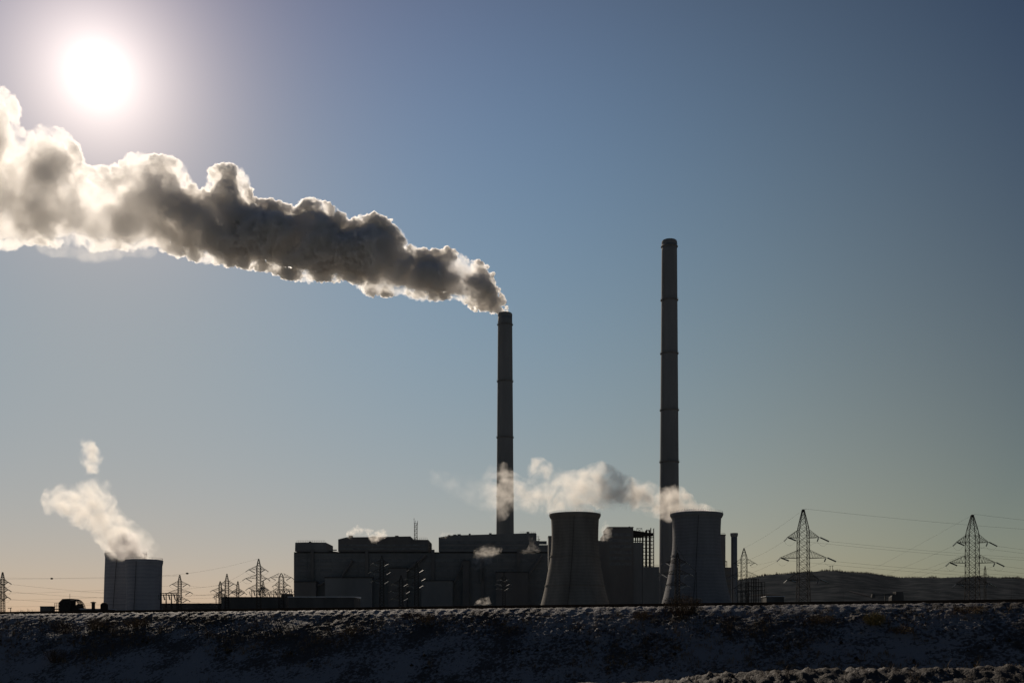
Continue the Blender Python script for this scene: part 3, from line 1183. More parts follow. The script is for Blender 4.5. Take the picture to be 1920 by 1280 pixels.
# small steel structure left of hill
D6 = 700
ft = thing('steel_rack', 'small open steel pipe rack standing before the hill, right of the thick stack', 'steel rack', (0, 0, 0))
for x in (1403, 1409, 1414, 1418, 1422, 1427, 1434):
    m = MB()
    for yd in (0, 8):
        m = MB()
        m.bar((xpx(x, D6), D6 + yd, GZ), (xpx(x, D6), D6 + yd, zpx(1084 if 1408 < x < 1425 else 1090, D6)), .3)
        m.build('column', M['dark_steel'], ft)
for y in (1085, 1091, 1098, 1106):
    m = MB()
    for yd in (0, 8):
        m = MB()
        m.bar((xpx(1409 if y < 1090 else 1403, D6), D6 + yd, zpx(y, D6)), (xpx(1422 if y < 1090 else 1434, D6), D6 + yd, zpx(y, D6)), .22)
        m.build('beam', M['dark_steel'], ft)


# ------------------------------------------------------------------ low sheds
def shed(name, label, cat, x0, x1, ytop, D, dep, mat, roofm, over=.4, group=None, pitch=0.0):
    r = thing(name, label, cat, (0, 0, 0), group=group)
    m = MB()
    X0, X1, Z1 = xpx(x0, D), xpx(x1, D), zpx(ytop, D)
    m.box(X0, X1, D, D + dep, GZ, Z1)
    m.build('wall', mat, r)
    m = MB()
    m.prism([(X0 - over, Z1 + .003), (X1 + over, Z1 + .003), (X1 + over, Z1 + .35), (X0 - over, Z1 + .35)], D - over, D + dep + over)
    if pitch:
        m.v = [(x, y, z + (pitch if y > D + dep * .5 and z > Z1 + .1 else 0)) for x, y, z in m.v]
    m.build('roof', roofm, r)
    facade_windows(r, X0 + 1, X1 - 1, GZ + 2, Z1 - 1, D, max(2, int((X1 - X0) / 5)), 1, (.6, .4))
    return r


shed('shed', 'long low shed with a dark roof left of the power station', 'shed', 415, 536, 1119.5, 610, 20, M['shed_wall'], M['roof'])
shed('shed', 'long low shed with a bright snowy roof edge before the power station', 'shed', 541, 664, 1119, 590, 24, M['shed_wall'], M['snow'], pitch=.7)
shed('kiosk', 'small dark block at the left foot of the power station', 'shed', 528, 545, 1113.5, 640, 8, M['shed_wall'], M['roof'])
shed('wall_building', 'very low dark wall-like building between left towers and sheds', 'building', 303, 415, 1131.5, 640, 10, M['shed_wall'], M['roof'])
shed('shed', 'flat shed with snow on its roof before the hill, left of the big pylons', 'shed', 1437, 1470, 1118, 640, 12, M['shed_wall'], M['snow'])
shed('container', 'dark box-shaped container on the skyline at far left', 'container', 75, 94, 1137, 560, 6, M['shed_wall'], M['roof'], .1)
shed('shed', 'long flat shed with a bright snowy roof left of the left cooling towers', 'shed', 150, 200, 1141.5, 560, 12, M['shed_wall'], M['snow'])

# rounded conveyor house far left
D7 = 560
ch = thing('conveyor_house', 'dark conveyor house with chamfered roof and gridded dome beside it, far left', 'conveyor house', (0, 0, 0))
m = MB()
m.prism([(xpx(x, D7), zpx(y, D7)) for x, y in ((110, 1191), (110, 1129), (117, 1122), (129, 1121.5), (132, 1125), (133, 1191))], D7, D7 + 7)
m.build('wall', M['dark_steel'], ch)
m = MB()
s7 = D7 / F
c = (xpx(133, D7), D7 + 3.5, zpx(1143, D7))
for k in range(9):
    a = math.pi / 2 * k / 8 * 1.0
    # curved ribs falling to the right
    pts = []
    for j in range(9):
        b_ = math.pi / 2 * j / 8
        pts.append((c[0] + math.sin(b_) * 17 * s7 * math.cos(.0), c[1] - 4 + k, c[2] + math.cos(b_) * 21 * s7))
    m.path(pts, .18)
for j in range(9):
    b_ = math.pi / 2 * j / 8
    p = (c[0] + math.sin(b_) * 17 * s7, c[1] - 4, c[2] + math.cos(b_) * 21 * s7)
    m.bar(p, (p[0], p[1] + 8, p[2]), .16)
    m.bar(p, (c[0], p[1], p[2]), .12)
m.build('ribbed_cover', M['dark_steel'], ch)
m = MB()
for x in (102.5, 105.5, 109):
    m.bar((xpx(x, D7), D7, GZ), (xpx(x, D7), D7, zpx(1130, D7)), .16)
for y in (1130, 1135):
    m.bar((xpx(102, D7), D7, zpx(y, D7)), (xpx(110, D7), D7, zpx(y, D7)), .14)
m.box(xpx(102, D7), xpx(110, D7), D7 - .5, D7 + 3, zpx(1142, D7), zpx(1140.5, D7))
m.build('platform', M['dark_steel'], ch)
m = MB()
m.bar((xpx(128, D7), D7 + 2, zpx(1122, D7)), (xpx(128, D7), D7 + 2, zpx(1112, D7)), .14)
m.build('antenna', M['dark_steel'], ch)
m = MB()
m.prism([(xpx(x, D7), zpx(y, D7)) for x, y in ((133, 1191), (133, 1137), (139, 1135), (146, 1131), (149, 1139), (151, 1191))], D7 + .5, D7 + 6)
m.build('hopper', M['dark_steel'], ch)
D8 = 545
sl = thing('silo', 'small dark silo with a mushroom cap, left of the left cooling towers', 'silo', (xpx(175, D8), D8, GZ))
s8 = D8 / F
m = MB()
m.lathe([(3.2 * s8, 0), (3.2 * s8, zpx(1130, D8) - GZ)], 20, cap=True)
m.build('body', M['dark_steel'], sl)
m = MB()
z_ = zpx(1130, D8) - GZ
m.lathe([(3.0 * s8, z_ + .003), (5.6 * s8, z_ + .5 * s8), (5 * s8, z_ + 1.6 * s8), (2 * s8, z_ + 2.6 * s8), (.2, z_ + 3 * s8)], 20, cap=True)
m.build('cap', M['dark_steel'], sl)
dm = thing('tank', 'small dark domed tank touching the left cooling towers', 'tank', (xpx(187, D8), D8 + 6, GZ))
z_ = zpx(1134, D8) - GZ
m = MB()
m.lathe([(7 * s8, 0), (7 * s8, z_)], 24)
m.build('body', M['dark_steel'], dm, smooth=True)
m = MB()
m.lathe([(7 * s8 * math.cos(a), z_ + 6 * s8 * math.sin(a)) for a in np.linspace(0, 1.5, 8)], 24, cap=True)
m.build('dome', M['dark_steel'], dm, smooth=True)
# small pole frame far left
gp = thing('barrier_post', 'tiny signal post on the skyline at far left', 'post', (xpx(20, 400), 400, GZ))
m = MB()
m.bar((0, 0, 0), (0, 0, zpx(1139, 400) - GZ), .2)
m.build('post', M['dark_steel'], gp)
m = MB()
m.bar((-1.0, 0, zpx(1139.5, 400) - GZ), (.4, 0, zpx(1139, 400) - GZ), .2)
m.build('arm', M['dark_steel'], gp)
# excavator-like machine at hill foot
D9 = 600
ex = thing('bucket_machine', 'small dark excavating machine with a long boom at the foot of the hill', 'machine', (0, 0, 0))
m = MB()
m.prism([(xpx(x, D9), zpx(y, D9)) for x, y in ((1672, 1191), (1672, 1119), (1680, 1112), (1680, 1108.5), (1693, 1108.5), (1694.5, 1117), (1692, 1191))], D9, D9 + 5)
m.build('body', M['shed_wall'], ex)
m = MB()
m.bar(px(1682, 1114, D9 + 2), px(1640, 1115, D9 + 2), 1.0, .4)
m.bar(px(1684, 1110, D9 + 2), px(1655, 1114, D9 + 2), .25)
m.build('boom', M['shed_wall'], ex)
m = MB()
m.prism([(xpx(x, D9), zpx(y, D9)) for x, y in ((1636, 1119), (1637, 1112.5), (1641, 1112.5), (1643, 1119), (1640, 1121))], D9 + 1, D9 + 3)
m.build('bucket', M['shed_wall'], ex)
m = MB()
m.bar((xpx(1662, D9), D9 + 2, GZ), (xpx(1662, D9), D9 + 2, zpx(1112, D9)), .5)
m.build('support', M['shed_wall'], ex)


# ================================================================== pylons
def lattice_pylon(name, label, cx, ytop, D, arms, rot=0.0, Hreal=50.0, w_top=.25, w_body=2.0, y_body=None, w_base=3.2, th=1.0,
                  ins=True, mat=None, detail=True, group='steel lattice pylons', yflare=None, ins_dirs=None):
    """arms: list of (y_px, half_px_left, half_px_right)"""
    mat = mat or M['dark_steel']
    s = D / F
    base = px(cx, HOR, D)
    root = thing(name, label, 'pylon', (base.x, D, GZ), rot, group)
    H = zpx(ytop, D) - GZ
    zb = zpx(y_body, D) - GZ
    zf = zpx(yflare, D) - GZ if yflare else H * .3

    def hw(z):
        if z >= zb:
            return w_top + (w_body - w_top) * (H - z) / (H - zb)
        if z >= zf:
            return w_body + (zb - z) * .004
        return w_body + (w_base - w_body) * (zf - z) / zf

    m = MB()
    # panel levels
    lv = [0.0]
    while lv[-1] < H - .8:
        lv.append(min(H, lv[-1] + max(1.1, hw(lv[-1]) * 1.45)))
    if lv[-1] < H:
        lv.append(H)
    cs = ((-1, -1), (1, -1), (1, 1), (-1, 1))
    for z0, z1 in zip(lv, lv[1:]):
        a0, a1 = hw(z0), hw(z1)
        for (i, j) in cs:
            m.bar((i * a0, j * a0, z0), (i * a1, j * a1, z1), .20 * th)
        for k in range(4):
            c0, c1 = cs[k], cs[(k + 1) % 4]
            m.bar((c0[0] * a0, c0[1] * a0, z0), (c1[0] * a1, c1[1] * a1, z1), .10 * th, n=3)
            m.bar((c1[0] * a0, c1[1] * a0, z0), (c0[0] * a1, c0[1] * a1, z1), .10 * th, n=3)
            if detail:
                m.bar((c0[0] * a1, c0[1] * a1, z1), (c1[0] * a1, c1[1] * a1, z1), .07 * th, n=3)
    m.build('mast', mat, root)
    tips = []
    ca = math.cos(rot)
    for (y, hl, hr) in arms:
        z = zpx(y, D) - GZ
        a = hw(z)
        up = a * 1.35 + .6
        for sgn, hp in ((-1, hl), (1, hr)):
            if hp <= 0:
                continue
            Lr = hp * s / max(.2, abs(ca))
            m = MB()
            tip = Vector((sgn * Lr, 0, z + .15))
            nseg = 6 if detail else 3
            for j in (-1, 1):
                pb = Vector((sgn * a, j * a, z))
                pu = Vector((sgn * a * .9, j * a * .9, z + up))
                m.bar(pb, tip, .15 * th, .1 * th)
                m.bar(pu, tip, .12 * th, .1 * th)
                for k in range(nseg):
                    f0, f1 = k / nseg, (k + .5) / nseg
                    m.bar(pb.lerp(tip, f0), pu.lerp(tip, f1), .065 * th, n=3)
                    m.bar(pu.lerp(tip, f1), pb.lerp(tip, (k + 1) / nseg), .065 * th, n=3)
            arm = m.build('crossarm', mat, root)
            tips.append((arm, tip, sgn, y))
    root['t'] = 0
    del root['t']
    return root, tips, H


def insulator(parent, p, q, r=.16, n=9):
    """string of glass discs from p to q"""
    m = MB()
    p, q = Vector(p), Vector(q)
    d = (q - p)
    for off in (-.18, .18):
        o = Vector((0, off, off * .3))
        m.bar(p + o, q + o, .05, n=4)
        for k in range(n):
            c = p + o + d * ((k + .5) / n)
            u = d.normalized() * (d.length / n * .28)
            m.bar(c - u, c + u, r, n=6)
    m.build('insulator', M['insulator'], parent)


def loop_pts(p, q, sag, n=8):
    p, q = Vector(p), Vector(q)
    out = []
    for k in range(n + 1):
        f = k / n
        v = p.lerp(q, f)
        v.z -= sag * 4 * f * (1 - f)
        out.append(v)
    return out


def wire(p, q, sag, label, r=.05, group='overhead power lines', n=24, name='power_line'):
    m = MB()
    m.path([tuple(v) for v in loop_pts(p, q, sag, n)], r, n=3)
    o = m.build(name, M['wire'])
    return tag(o, label, 'power line', group)


def big_pylon(label, cx, ytop, D, ys, y_body, yflare, spans, key):
    arms = [(ys[0], spans[0], spans[0]), (ys[1], spans[1], spans[1]), (ys[2], spans[0], spans[0])]
    root, tips, H = lattice_pylon('pylon', label, cx, ytop, D, arms, y_body=y_body, yflare=yflare, th=1.1, w_body=9.3 * D / F, w_base=13.5 * D / F, w_top=.35,
                                  group='two big pylons on the right')
    s = D / F
    ends = {}
    for (arm, tip, sgn, y) in tips:
        # short drop string toward the far line, long string toward the right-hand line
        q1 = tip + Vector((-4.5 * s if sgn < 0 else -5 * s, .5, -6.5 * s))
        if sgn < 0:
            insulator(arm, tip + Vector((.2, 0, -.2)), q1, .32, 6)
            q2 = tip + Vector((20 * s, 2.5, -4.5 * s))
            insulator(arm, tip + Vector((3.5 * s, .3, 0)), q2, .42, 10)
        else:
            insulator(arm, tip + Vector((-.5, 0, -.2)), tip + Vector((-4 * s, .5, -7.0 * s)), .32, 6)
            q1 = tip + Vector((-4 * s, .5, -7.0 * s))
            q2 = tip + Vector((20 * s, 2.5, -6.0 * s))
            insulator(arm, tip + Vector((.3, 0, 0)), q2, .42, 10)
        m = MB()
        m.path([tuple(v) for v in loop_pts(q1, q2, 9 * s, 10)], .04, n=3)
        m.build('jumper', M['wire'], arm)
        b = Vector(root.location)
        ends[(sgn, y, 'L')] = b + q1
        ends[(sgn, y, 'R')] = b + q2
    m = MB()
    m.bar((0, 0, H - .1), (1.3, 0, H + .3), .12)
    m.box(-.3, .3, -.3, .3, H - .8, H + .15)
    m.build('peak', M['dark_steel'], root)
    ends['top'] = Vector(root.location) + Vector((0, 0, H))
    return root, ends


P1, E1 = big_pylon('left of the two big lattice pylons on the right', 1506, 955, 450, (1008, 1046, 1087), 994, 1084, (31, 44.5), 'a')
P2, E2 = big_pylon('rightmost big lattice pylon near the right edge', 1823, 965, 462, (1017, 1055, 1095), 1001, 1092, (31, 44.5), 'b')

sm = [
    # label, cx, ytop, D, ybody, arms, width px body, base px
    ('smaller lattice pylon between the thick stack and the steel rack', 1395, 1027, 640, 1044, [(1055, 18, 20), (1079, 24, 26), (1102, 18, 20)], 5.0, 8),
    ('tiny lattice pylon on the hill behind the rightmost big pylon', 1847, 1060, 1200, 1070, [(1079, 8, 8)], 1.6, 2.2),
    ('lattice pylon cut by the left edge of the photo', 5, 1072, 520, 1086, [(1091, 9, 10), (1105, 12, 10), (1119, 9, 9)], 2.8, 4.2),
    ('slim pylon just right of the left cooling towers', 337, 1077, 600, 1090, [(1094.5, 14, 14), (1109.5, 19, 19), (1124, 5, 14)], 2.8, 4),
    ('thin pylon at the left end of the low shed, half hidden', 413, 1089, 640, 1096, [(1106, 14, 6), (1117, 9, 9)], 2.2, 3.5),
    ('middle pylon of three above the left end of the low shed', 425.5, 1075, 600, 1090, [(1094, 11, 13), (1109, 14, 12)], 3.0, 4),
    ('right pylon of three above the left end of the low shed', 446, 1089, 640, 1098, [(1107, 8, 8), (1111, 11, 12)], 2.0, 3.0),
    ('tallest pylon left of the power station, standing above the shed', 485, 1047, 520, 1063, [(1067.5, 18, 12), (1084, 24, 15), (1102, 18, 10)], 3.6, 4.6),
    ('slim post pylon behind the tallest left pylon', 493.5, 1089, 660, 1096, [(1102, 5, 5), (1106, 10, 10)], 1.6, 2.4),
    ('wide T-topped pylon beside the left wall of the power station', 527.5, 1074, 600, 1082, [(1082, 20, 18), (1096, 12, 12), (1107, 16, 16)], 4.2, 5.4),
    ('dark pylon standing before the middle of the power station', 716, 1041, 600, 1054, [(1056, 16, 14), (1072, 20, 18), (1089, 16, 14)], 3.4, 4.8),
    ('dark pylon before the power station, low and right of the middle one', 752, 1078, 620, 1090, [(1094, 14, 14), (1108, 18, 18), (1121, 14, 14)], 3.4, 4.8),
    ('dark pylon before the power station below the radio mast', 781, 1052, 640, 1066, [(1068, 14, 14), (1084, 18, 18), (1097, 14, 14)], 3.2, 4.6),
    ('dark pylon at the foot of the smoking chimney', 945, 1073, 640, 1083, [(1086, 8, 8), (1094, 12, 12), (1102, 10, 10)], 2.6, 4.0),
    ('pylon standing right before the grey cooling tower', 1270, 1036, 480, 1050, [(1055, 22, 18), (1076, 30, 24), (1097, 22, 18)], 4.0, 5.5),
]
small_ends = []
for (lab, cx, yt, D, yb, arms, wb, wbase) in sm:
    s = D / F
    root, tips, H = lattice_pylon('pylon', lab, cx, yt, D, arms, y_body=yb, yflare=arms[-1][0], th=.95 if cx != 1270 else 1.0, w_body=wb * s, w_base=wbase * s, w_top=.15, detail=(D < 500),
                                  group='smaller lattice pylons round the plant')
    loc = Vector(root.location)
    e = {'top': loc + Vector((0, 0, H)), 'L': [], 'R': []}
    for (arm, tip, sgn, y) in tips:
        dr = -1 if cx < 1000 else 1
        q = tip + Vector((sgn * 1.6, 0, -1.1))
        q2 = tip + Vector((-sgn * 2.6, .6, -1.6))
        insulator(arm, tip, q, .22, 4)
        insulator(arm, tip + Vector((0, 0, -.1)), q2, .30, 6)
        m = MB()
        m.path([tuple(v) for v in loop_pts(q, q2, 1.2, 6)], .05, n=3)
        m.build('jumper', M['wire'], arm)
        e['L' if sgn < 0 else 'R'].append(loc + q)
    small_ends.append((cx, e))
SE = dict((c, e) for c, e in small_ends)

# ------------------------------------------------------------------ wires
wire(E1['top'] + Vector((1.2, 0, .3)), px(2450, 1007, 640), 4.0, 'topmost thin wire running right from the left of the two big pylons', .055)
wire(E2['top'] + Vector((1.2, 0, .3)), px(2450, 1003, 640), 3.0, 'topmost thin wire running right from the rightmost big pylon', .055)
rows = ['upper', 'middle', 'lowest']
for (E_, tag_, ys, D0) in ((E1, 'left of the two big pylons', (1008, 1046, 1087), 450), (E2, 'rightmost big pylon', (1017, 1055, 1095), 462)):
    for i, y in enumerate(ys):
        for sgn, side in ((-1, 'left'), (1, 'right')):
            p = E_[(sgn, y, 'R')]
            yy = {0: 1050, 1: 1079, 2: 1110}[i] + (4 if sgn < 0 else 0)
            wire(p, px(2480 + 30 * sgn, yy, 650), 5.0, 'wire going right from the %s %s arm of the %s' % (rows[i], side, tag_), .05)
P3 = SE[1395]
for i, y in enumerate((1008, 1046, 1087)):
    for sgn, side in ((-1, 'left'), (1, 'right')):
        k = 'L' if sgn < 0 else 'R'
        wire(E1[(sgn, y, 'L')], P3[k][i], 1.5, 'steep wire from the left big pylon\'s %s %s arm to the pylon by the stack' % (rows[i], side), .045)
wire(E1['top'], P3['top'], 1.0, 'steep top wire from the left big pylon to the small pylon by the stack', .04)
far = [px(1560 + 22 * k, 1112 + 3 * k, 900) for k in range(6)]
n_ = 0
for i, y in enumerate((1017, 1055, 1095)):
    for sgn, side in ((-1, 'left'), (1, 'right')):
        wire(E2[(sgn, y, 'L')], far[n_], 1.5, 'sloping wire falling left from the %s %s arm of the rightmost big pylon' % (rows[i], side), .045)
        n_ += 1
wire(E2['top'], px(1560, 1104, 900), 1.0, 'faint top wire falling left from the rightmost big pylon', .04)
# left side lines
A = SE[5]
B = SE[337]
for i in range(3):
    wire(A['R'][i], px(420, (1115, 1119, 1128)[i], 640), 2.0, 'low %s wire from the pylon at the left edge toward the left cooling towers' % rows[i], .05)
w1 = wire(px(-200, 1073, 520), px(340, 1079, 560), 2.0, 'thin top wire carrying the dark ball, left of the left cooling towers', .04)
w2 = wire(B['top'], px(-220, 1085, 560), 1.0, 'thin wire crossing behind the left cooling towers from the slim pylon', .04)
C = SE[485]
w3 = wire(px(200, 1079, 540), C['top'] + Vector((0, 0, .1)), 3.2, 'thin top wire carrying the dark ball, right of the left cooling towers', .04)
for i in range(3):
    wire(C['L'][i], B['R'][i], 3.0, '%s wire between the tallest left pylon and the slim pylon' % rows[i], .05)
    wire(B['L'][i], px(-240, 1112 + 10 * i, 640), 2.0, '%s wire running left from the slim pylon behind the towers' % rows[i], .05)
Dg = SE[425.5]
for i in range(2):
    wire(Dg['L'][i], px(150, 1110 + 8 * i, 700), 1.5, '%s far wire left of the three pylons above the shed' % rows[i], .045)


def ball(x, y, D, lab):
    r = thing('marker_ball', lab, 'marker ball', tuple(px(x, y, D)), group='dark balls on the left overhead wires')
    m = MB()
    R0 = 2.1 * D / F
    m.lathe([(R0 * math.cos(a) * 1.25, R0 * math.sin(a) * .8) for a in np.linspace(-1.5, 1.5, 9)], 16, cap=True)
    m.build('shell', M['dark_steel'], r, smooth=True)
    m = MB()
    m.bar((-R0 * 1.5, 0, 0), (R0 * 1.5, 0, 0), .12)
    m.build('clamp', M['dark_steel'], r)


# balls sit on their wires
def on_wire(p, q, sag, x):
    best = None
    for v in loop_pts(p, q, sag, 200):
        X_ = 960 + v.x / v.y * F
        if best is None or abs(X_ - x) < best[0]:
            best = (abs(X_ - x), v)
    v = best[1]
    return HOR - (v.z - EYE) / v.y * F, v.y


yb1, db1 = on_wire(px(-200, 1073, 520), px(340, 1079, 560), 2.0, 97)
ball(97, yb1, db1, 'dark ball on the thin wire left of the left cooling towers')
yb2, db2 = on_wire(px(200, 1079, 540), C['top'] + Vector((0, 0, .1)), 3.2, 351)
ball(351, yb2, db2, 'dark ball on the thin wire above the slim pylon')


# ------------------------------------------------------------------ switchyard gantries
def gantry(label, x0, x1, ytop, D, n, thick=.3):
    r = thing('switchyard_gantry', label, 'gantry', (0, 0, 0), group='steel gantries of the switchyard')
    m = MB()
    z = zpx(ytop, D)
    X0, X1 = xpx(x0, D), xpx(x1, D)
    for dz in (0, .9):
        m.bar((X0, D, z - dz), (X1, D, z - dz), thick)
    k = int((X1 - X0) / 1.2)
    for i in range(k):
        m.bar((X0 + i * 1.2, D, z), (X0 + i * 1.2 + 1.2, D, z - .9), .14)
    m.build('beam', M['dark_steel'], r)
    for i in range(n):
        xx = X0 + (X1 - X0) * (i + .15) / (n - .7)
        m = MB()
        m.bar((xx - .8, D, GZ), (xx, D, z), thick * .8)
        m.bar((xx + .8, D, GZ), (xx, D, z), thick * .8)
        for j in range(3):
            zz = GZ + (z - GZ) * (j + 1) / 4
            ww = .8 * (1 - (j + 1) / 4)
            m.bar((xx - ww, D, zz), (xx + ww, D, zz), .12)
        m.build('post', M['dark_steel'], r)
        m = MB()
        for dx in (-1.2, 1.2):
            m.bar((xx + dx, D, z - .9), (xx + dx + .6, D, z - 3.4), .25, n=6)
        m.build('insulator', M['insulator'], r)


gantry('gantry with a dark beam touching the right side of the left cooling towers', 300, 333, 1111.5, 560, 4, .35)
gantry('thin gantry behind the thin pylon at the shed\'s left end', 404, 422, 1112, 650, 3, .2)
gantry('gantry behind the tallest left pylon', 470, 500, 1105, 640, 4, .22)
gantry('gantry between the tallest left pylon and the T-topped pylon', 500, 524, 1110, 650, 4, .22)
gantry('gantry at the power station\'s left foot under the T-topped pylon', 519, 548, 1104, 620, 4, .2)
gantry('gantry before the hill between the steel rack and the left big pylon', 1382, 1402, 1107, 640, 3, .2)
# thin lightning posts
for i, (x, yt, D, lab) in enumerate(((473, 1097, 640, 'thin lightning post left of the tallest left pylon'), (513, 1098, 640, 'thin lightning post left of the T-topped pylon'),
                                     (1430, 1092, 640, 'thin lightning post right of the steel rack'), (1581, 1110, 600, 'short dark post at the hill foot right of the left big pylon'),
                                     (1896, 1098, 700, 'short thin post at the hill foot near the right edge'), (1437, 1098, 650, 'second thin post right of the steel rack'),
                                     (551.5, 1085, 640, 'thin post close to the power station\'s left wall'))):
    r = thing('lightning_post', lab, 'post', (xpx(x, D), D, GZ), group='thin posts round the plant')
    m = MB()
    h = zpx(yt, D) - GZ
    m.bar((0, 0, 0), (0, 0, h * .8), .22, .16, n=6)
    m.build('pole', M['dark_steel'], r)
    m = MB()
    m.bar((0, 0, h * .8), (0, 0, h), .12, .05, n=5)
    m.build('spike', M['dark_steel'], r)
for i, (x, lab) in enumerate(((1556.5, 'left one of the twin masts on the hill crest'), (1561, 'right one of the twin masts on the hill crest'), (1456, 'lone thin mast on the hill crest left of the big pylon'))):
    r = thing('hill_mast', lab, 'mast', (xpx(x, 3550), 3550, zpx(1072 if i < 2 else 1078, 3550) - 8), group='masts on the hill crest')
    m = MB()
    hh = 27 if i < 2 else 17
    m.bar((0, 0, 0), (0, 0, hh), 1.6, 1.0)
    m.build('pole', M['dark_steel'], r)
    m = MB()
    m.bar((-2.2, 0, hh), (2.2, 0, hh), 1.4)
    m.build('head', M['dark_steel'], r)


# ================================================================== steam and smoke
def smoke_mat(name, dens, scale, lo, hi, col=(.97, .96, .95), g=.6, dens_min=0.0, detail=5, rough=.62, step=.25, blob=0.0, xr=None, stretch=None):
    """real volume: lit by the sun behind it.  xr = (x0, d0, x1, d1): the plume thins along world x"""
    m = bpy.data.materials.new(name)
    m.use_nodes = True
    n = m.node_tree.nodes
    l = m.node_tree.links
    n.remove(n['Principled BSDF'])
    out = n['Material Output']
    v = n.new('ShaderNodeVolumePrincipled')
    v.inputs['Color'].default_value = (*col, 1)
    v.inputs['Anisotropy'].default_value = g
    l.new(v.outputs[0], out.inputs['Volume'])
    t = n.new('ShaderNodeTexCoord')
    mp = n.new('ShaderNodeMapping')
    if stretch:
        mp.inputs['Scale'].default_value = stretch
    l.new(t.outputs['Object'], mp.inputs[0])
    no = n.new('ShaderNodeTexNoise')
    no.inputs['Scale'].default_value = scale
    no.inputs['Detail'].default_value = detail
    no.inputs['Roughness'].default_value = rough
    no.inputs['Distortion'].default_value = .4
    l.new(mp.outputs[0], no.inputs['Vector'])
    mr = n.new('ShaderNodeMapRange')
    mr.interpolation_type = 'SMOOTHSTEP'
    mr.inputs['From Min'].default_value = lo
    mr.inputs['From Max'].default_value = hi
    mr.inputs['To Min'].default_value = dens_min
    mr.inputs['To Max'].default_value = dens
    l.new(no.outputs[0], mr.inputs['Value'])
    o = mr.outputs[0]
    if xr:
        sp = n.new('ShaderNodeSeparateXYZ')
        l.new(t.outputs['Object'], sp.inputs[0])
        m2 = n.new('ShaderNodeMapRange')
        for k, a in zip(('From Min', 'To Min', 'From Max', 'To Max'), xr):
            m2.inputs[k].default_value = a
        l.new(sp.outputs[0], m2.inputs['Value'])
        mu = n.new('ShaderNodeMath')
        mu.operation = 'MULTIPLY'
        l.new(o, mu.inputs[0])
        l.new(m2.outputs[0], mu.inputs[1])
        o = mu.outputs[0]
    if blob:
        nb_ = n.new('ShaderNodeTexNoise')
        nb_.inputs['Scale'].default_value = .030
        nb_.inputs['Detail'].default_value = 4
        nb_.inputs['Distortion'].default_value = .5
        l.new(t.outputs['Object'], nb_.inputs['Vector'])
        m4 = n.new('ShaderNodeMapRange')
        m4.interpolation_type = 'SMOOTHSTEP'
        m4.inputs['From Min'].default_value = .50
        m4.inputs['From Max'].default_value = .66
        m4.inputs['To Max'].default_value = blob
        l.new(nb_.outputs[0], m4.inputs['Value'])
        m5 = n.new('ShaderNodeMath')
        m5.operation = 'ADD'
        l.new(o, m5.inputs[0])
        l.new(m4.outputs[0], m5.inputs[1])
        o = m5.outputs[0]
    l.new(o, v.inputs['Density'])
    m.cycles.volume_step_rate = step
    m.cycles.homogeneous_volume = False
    return m


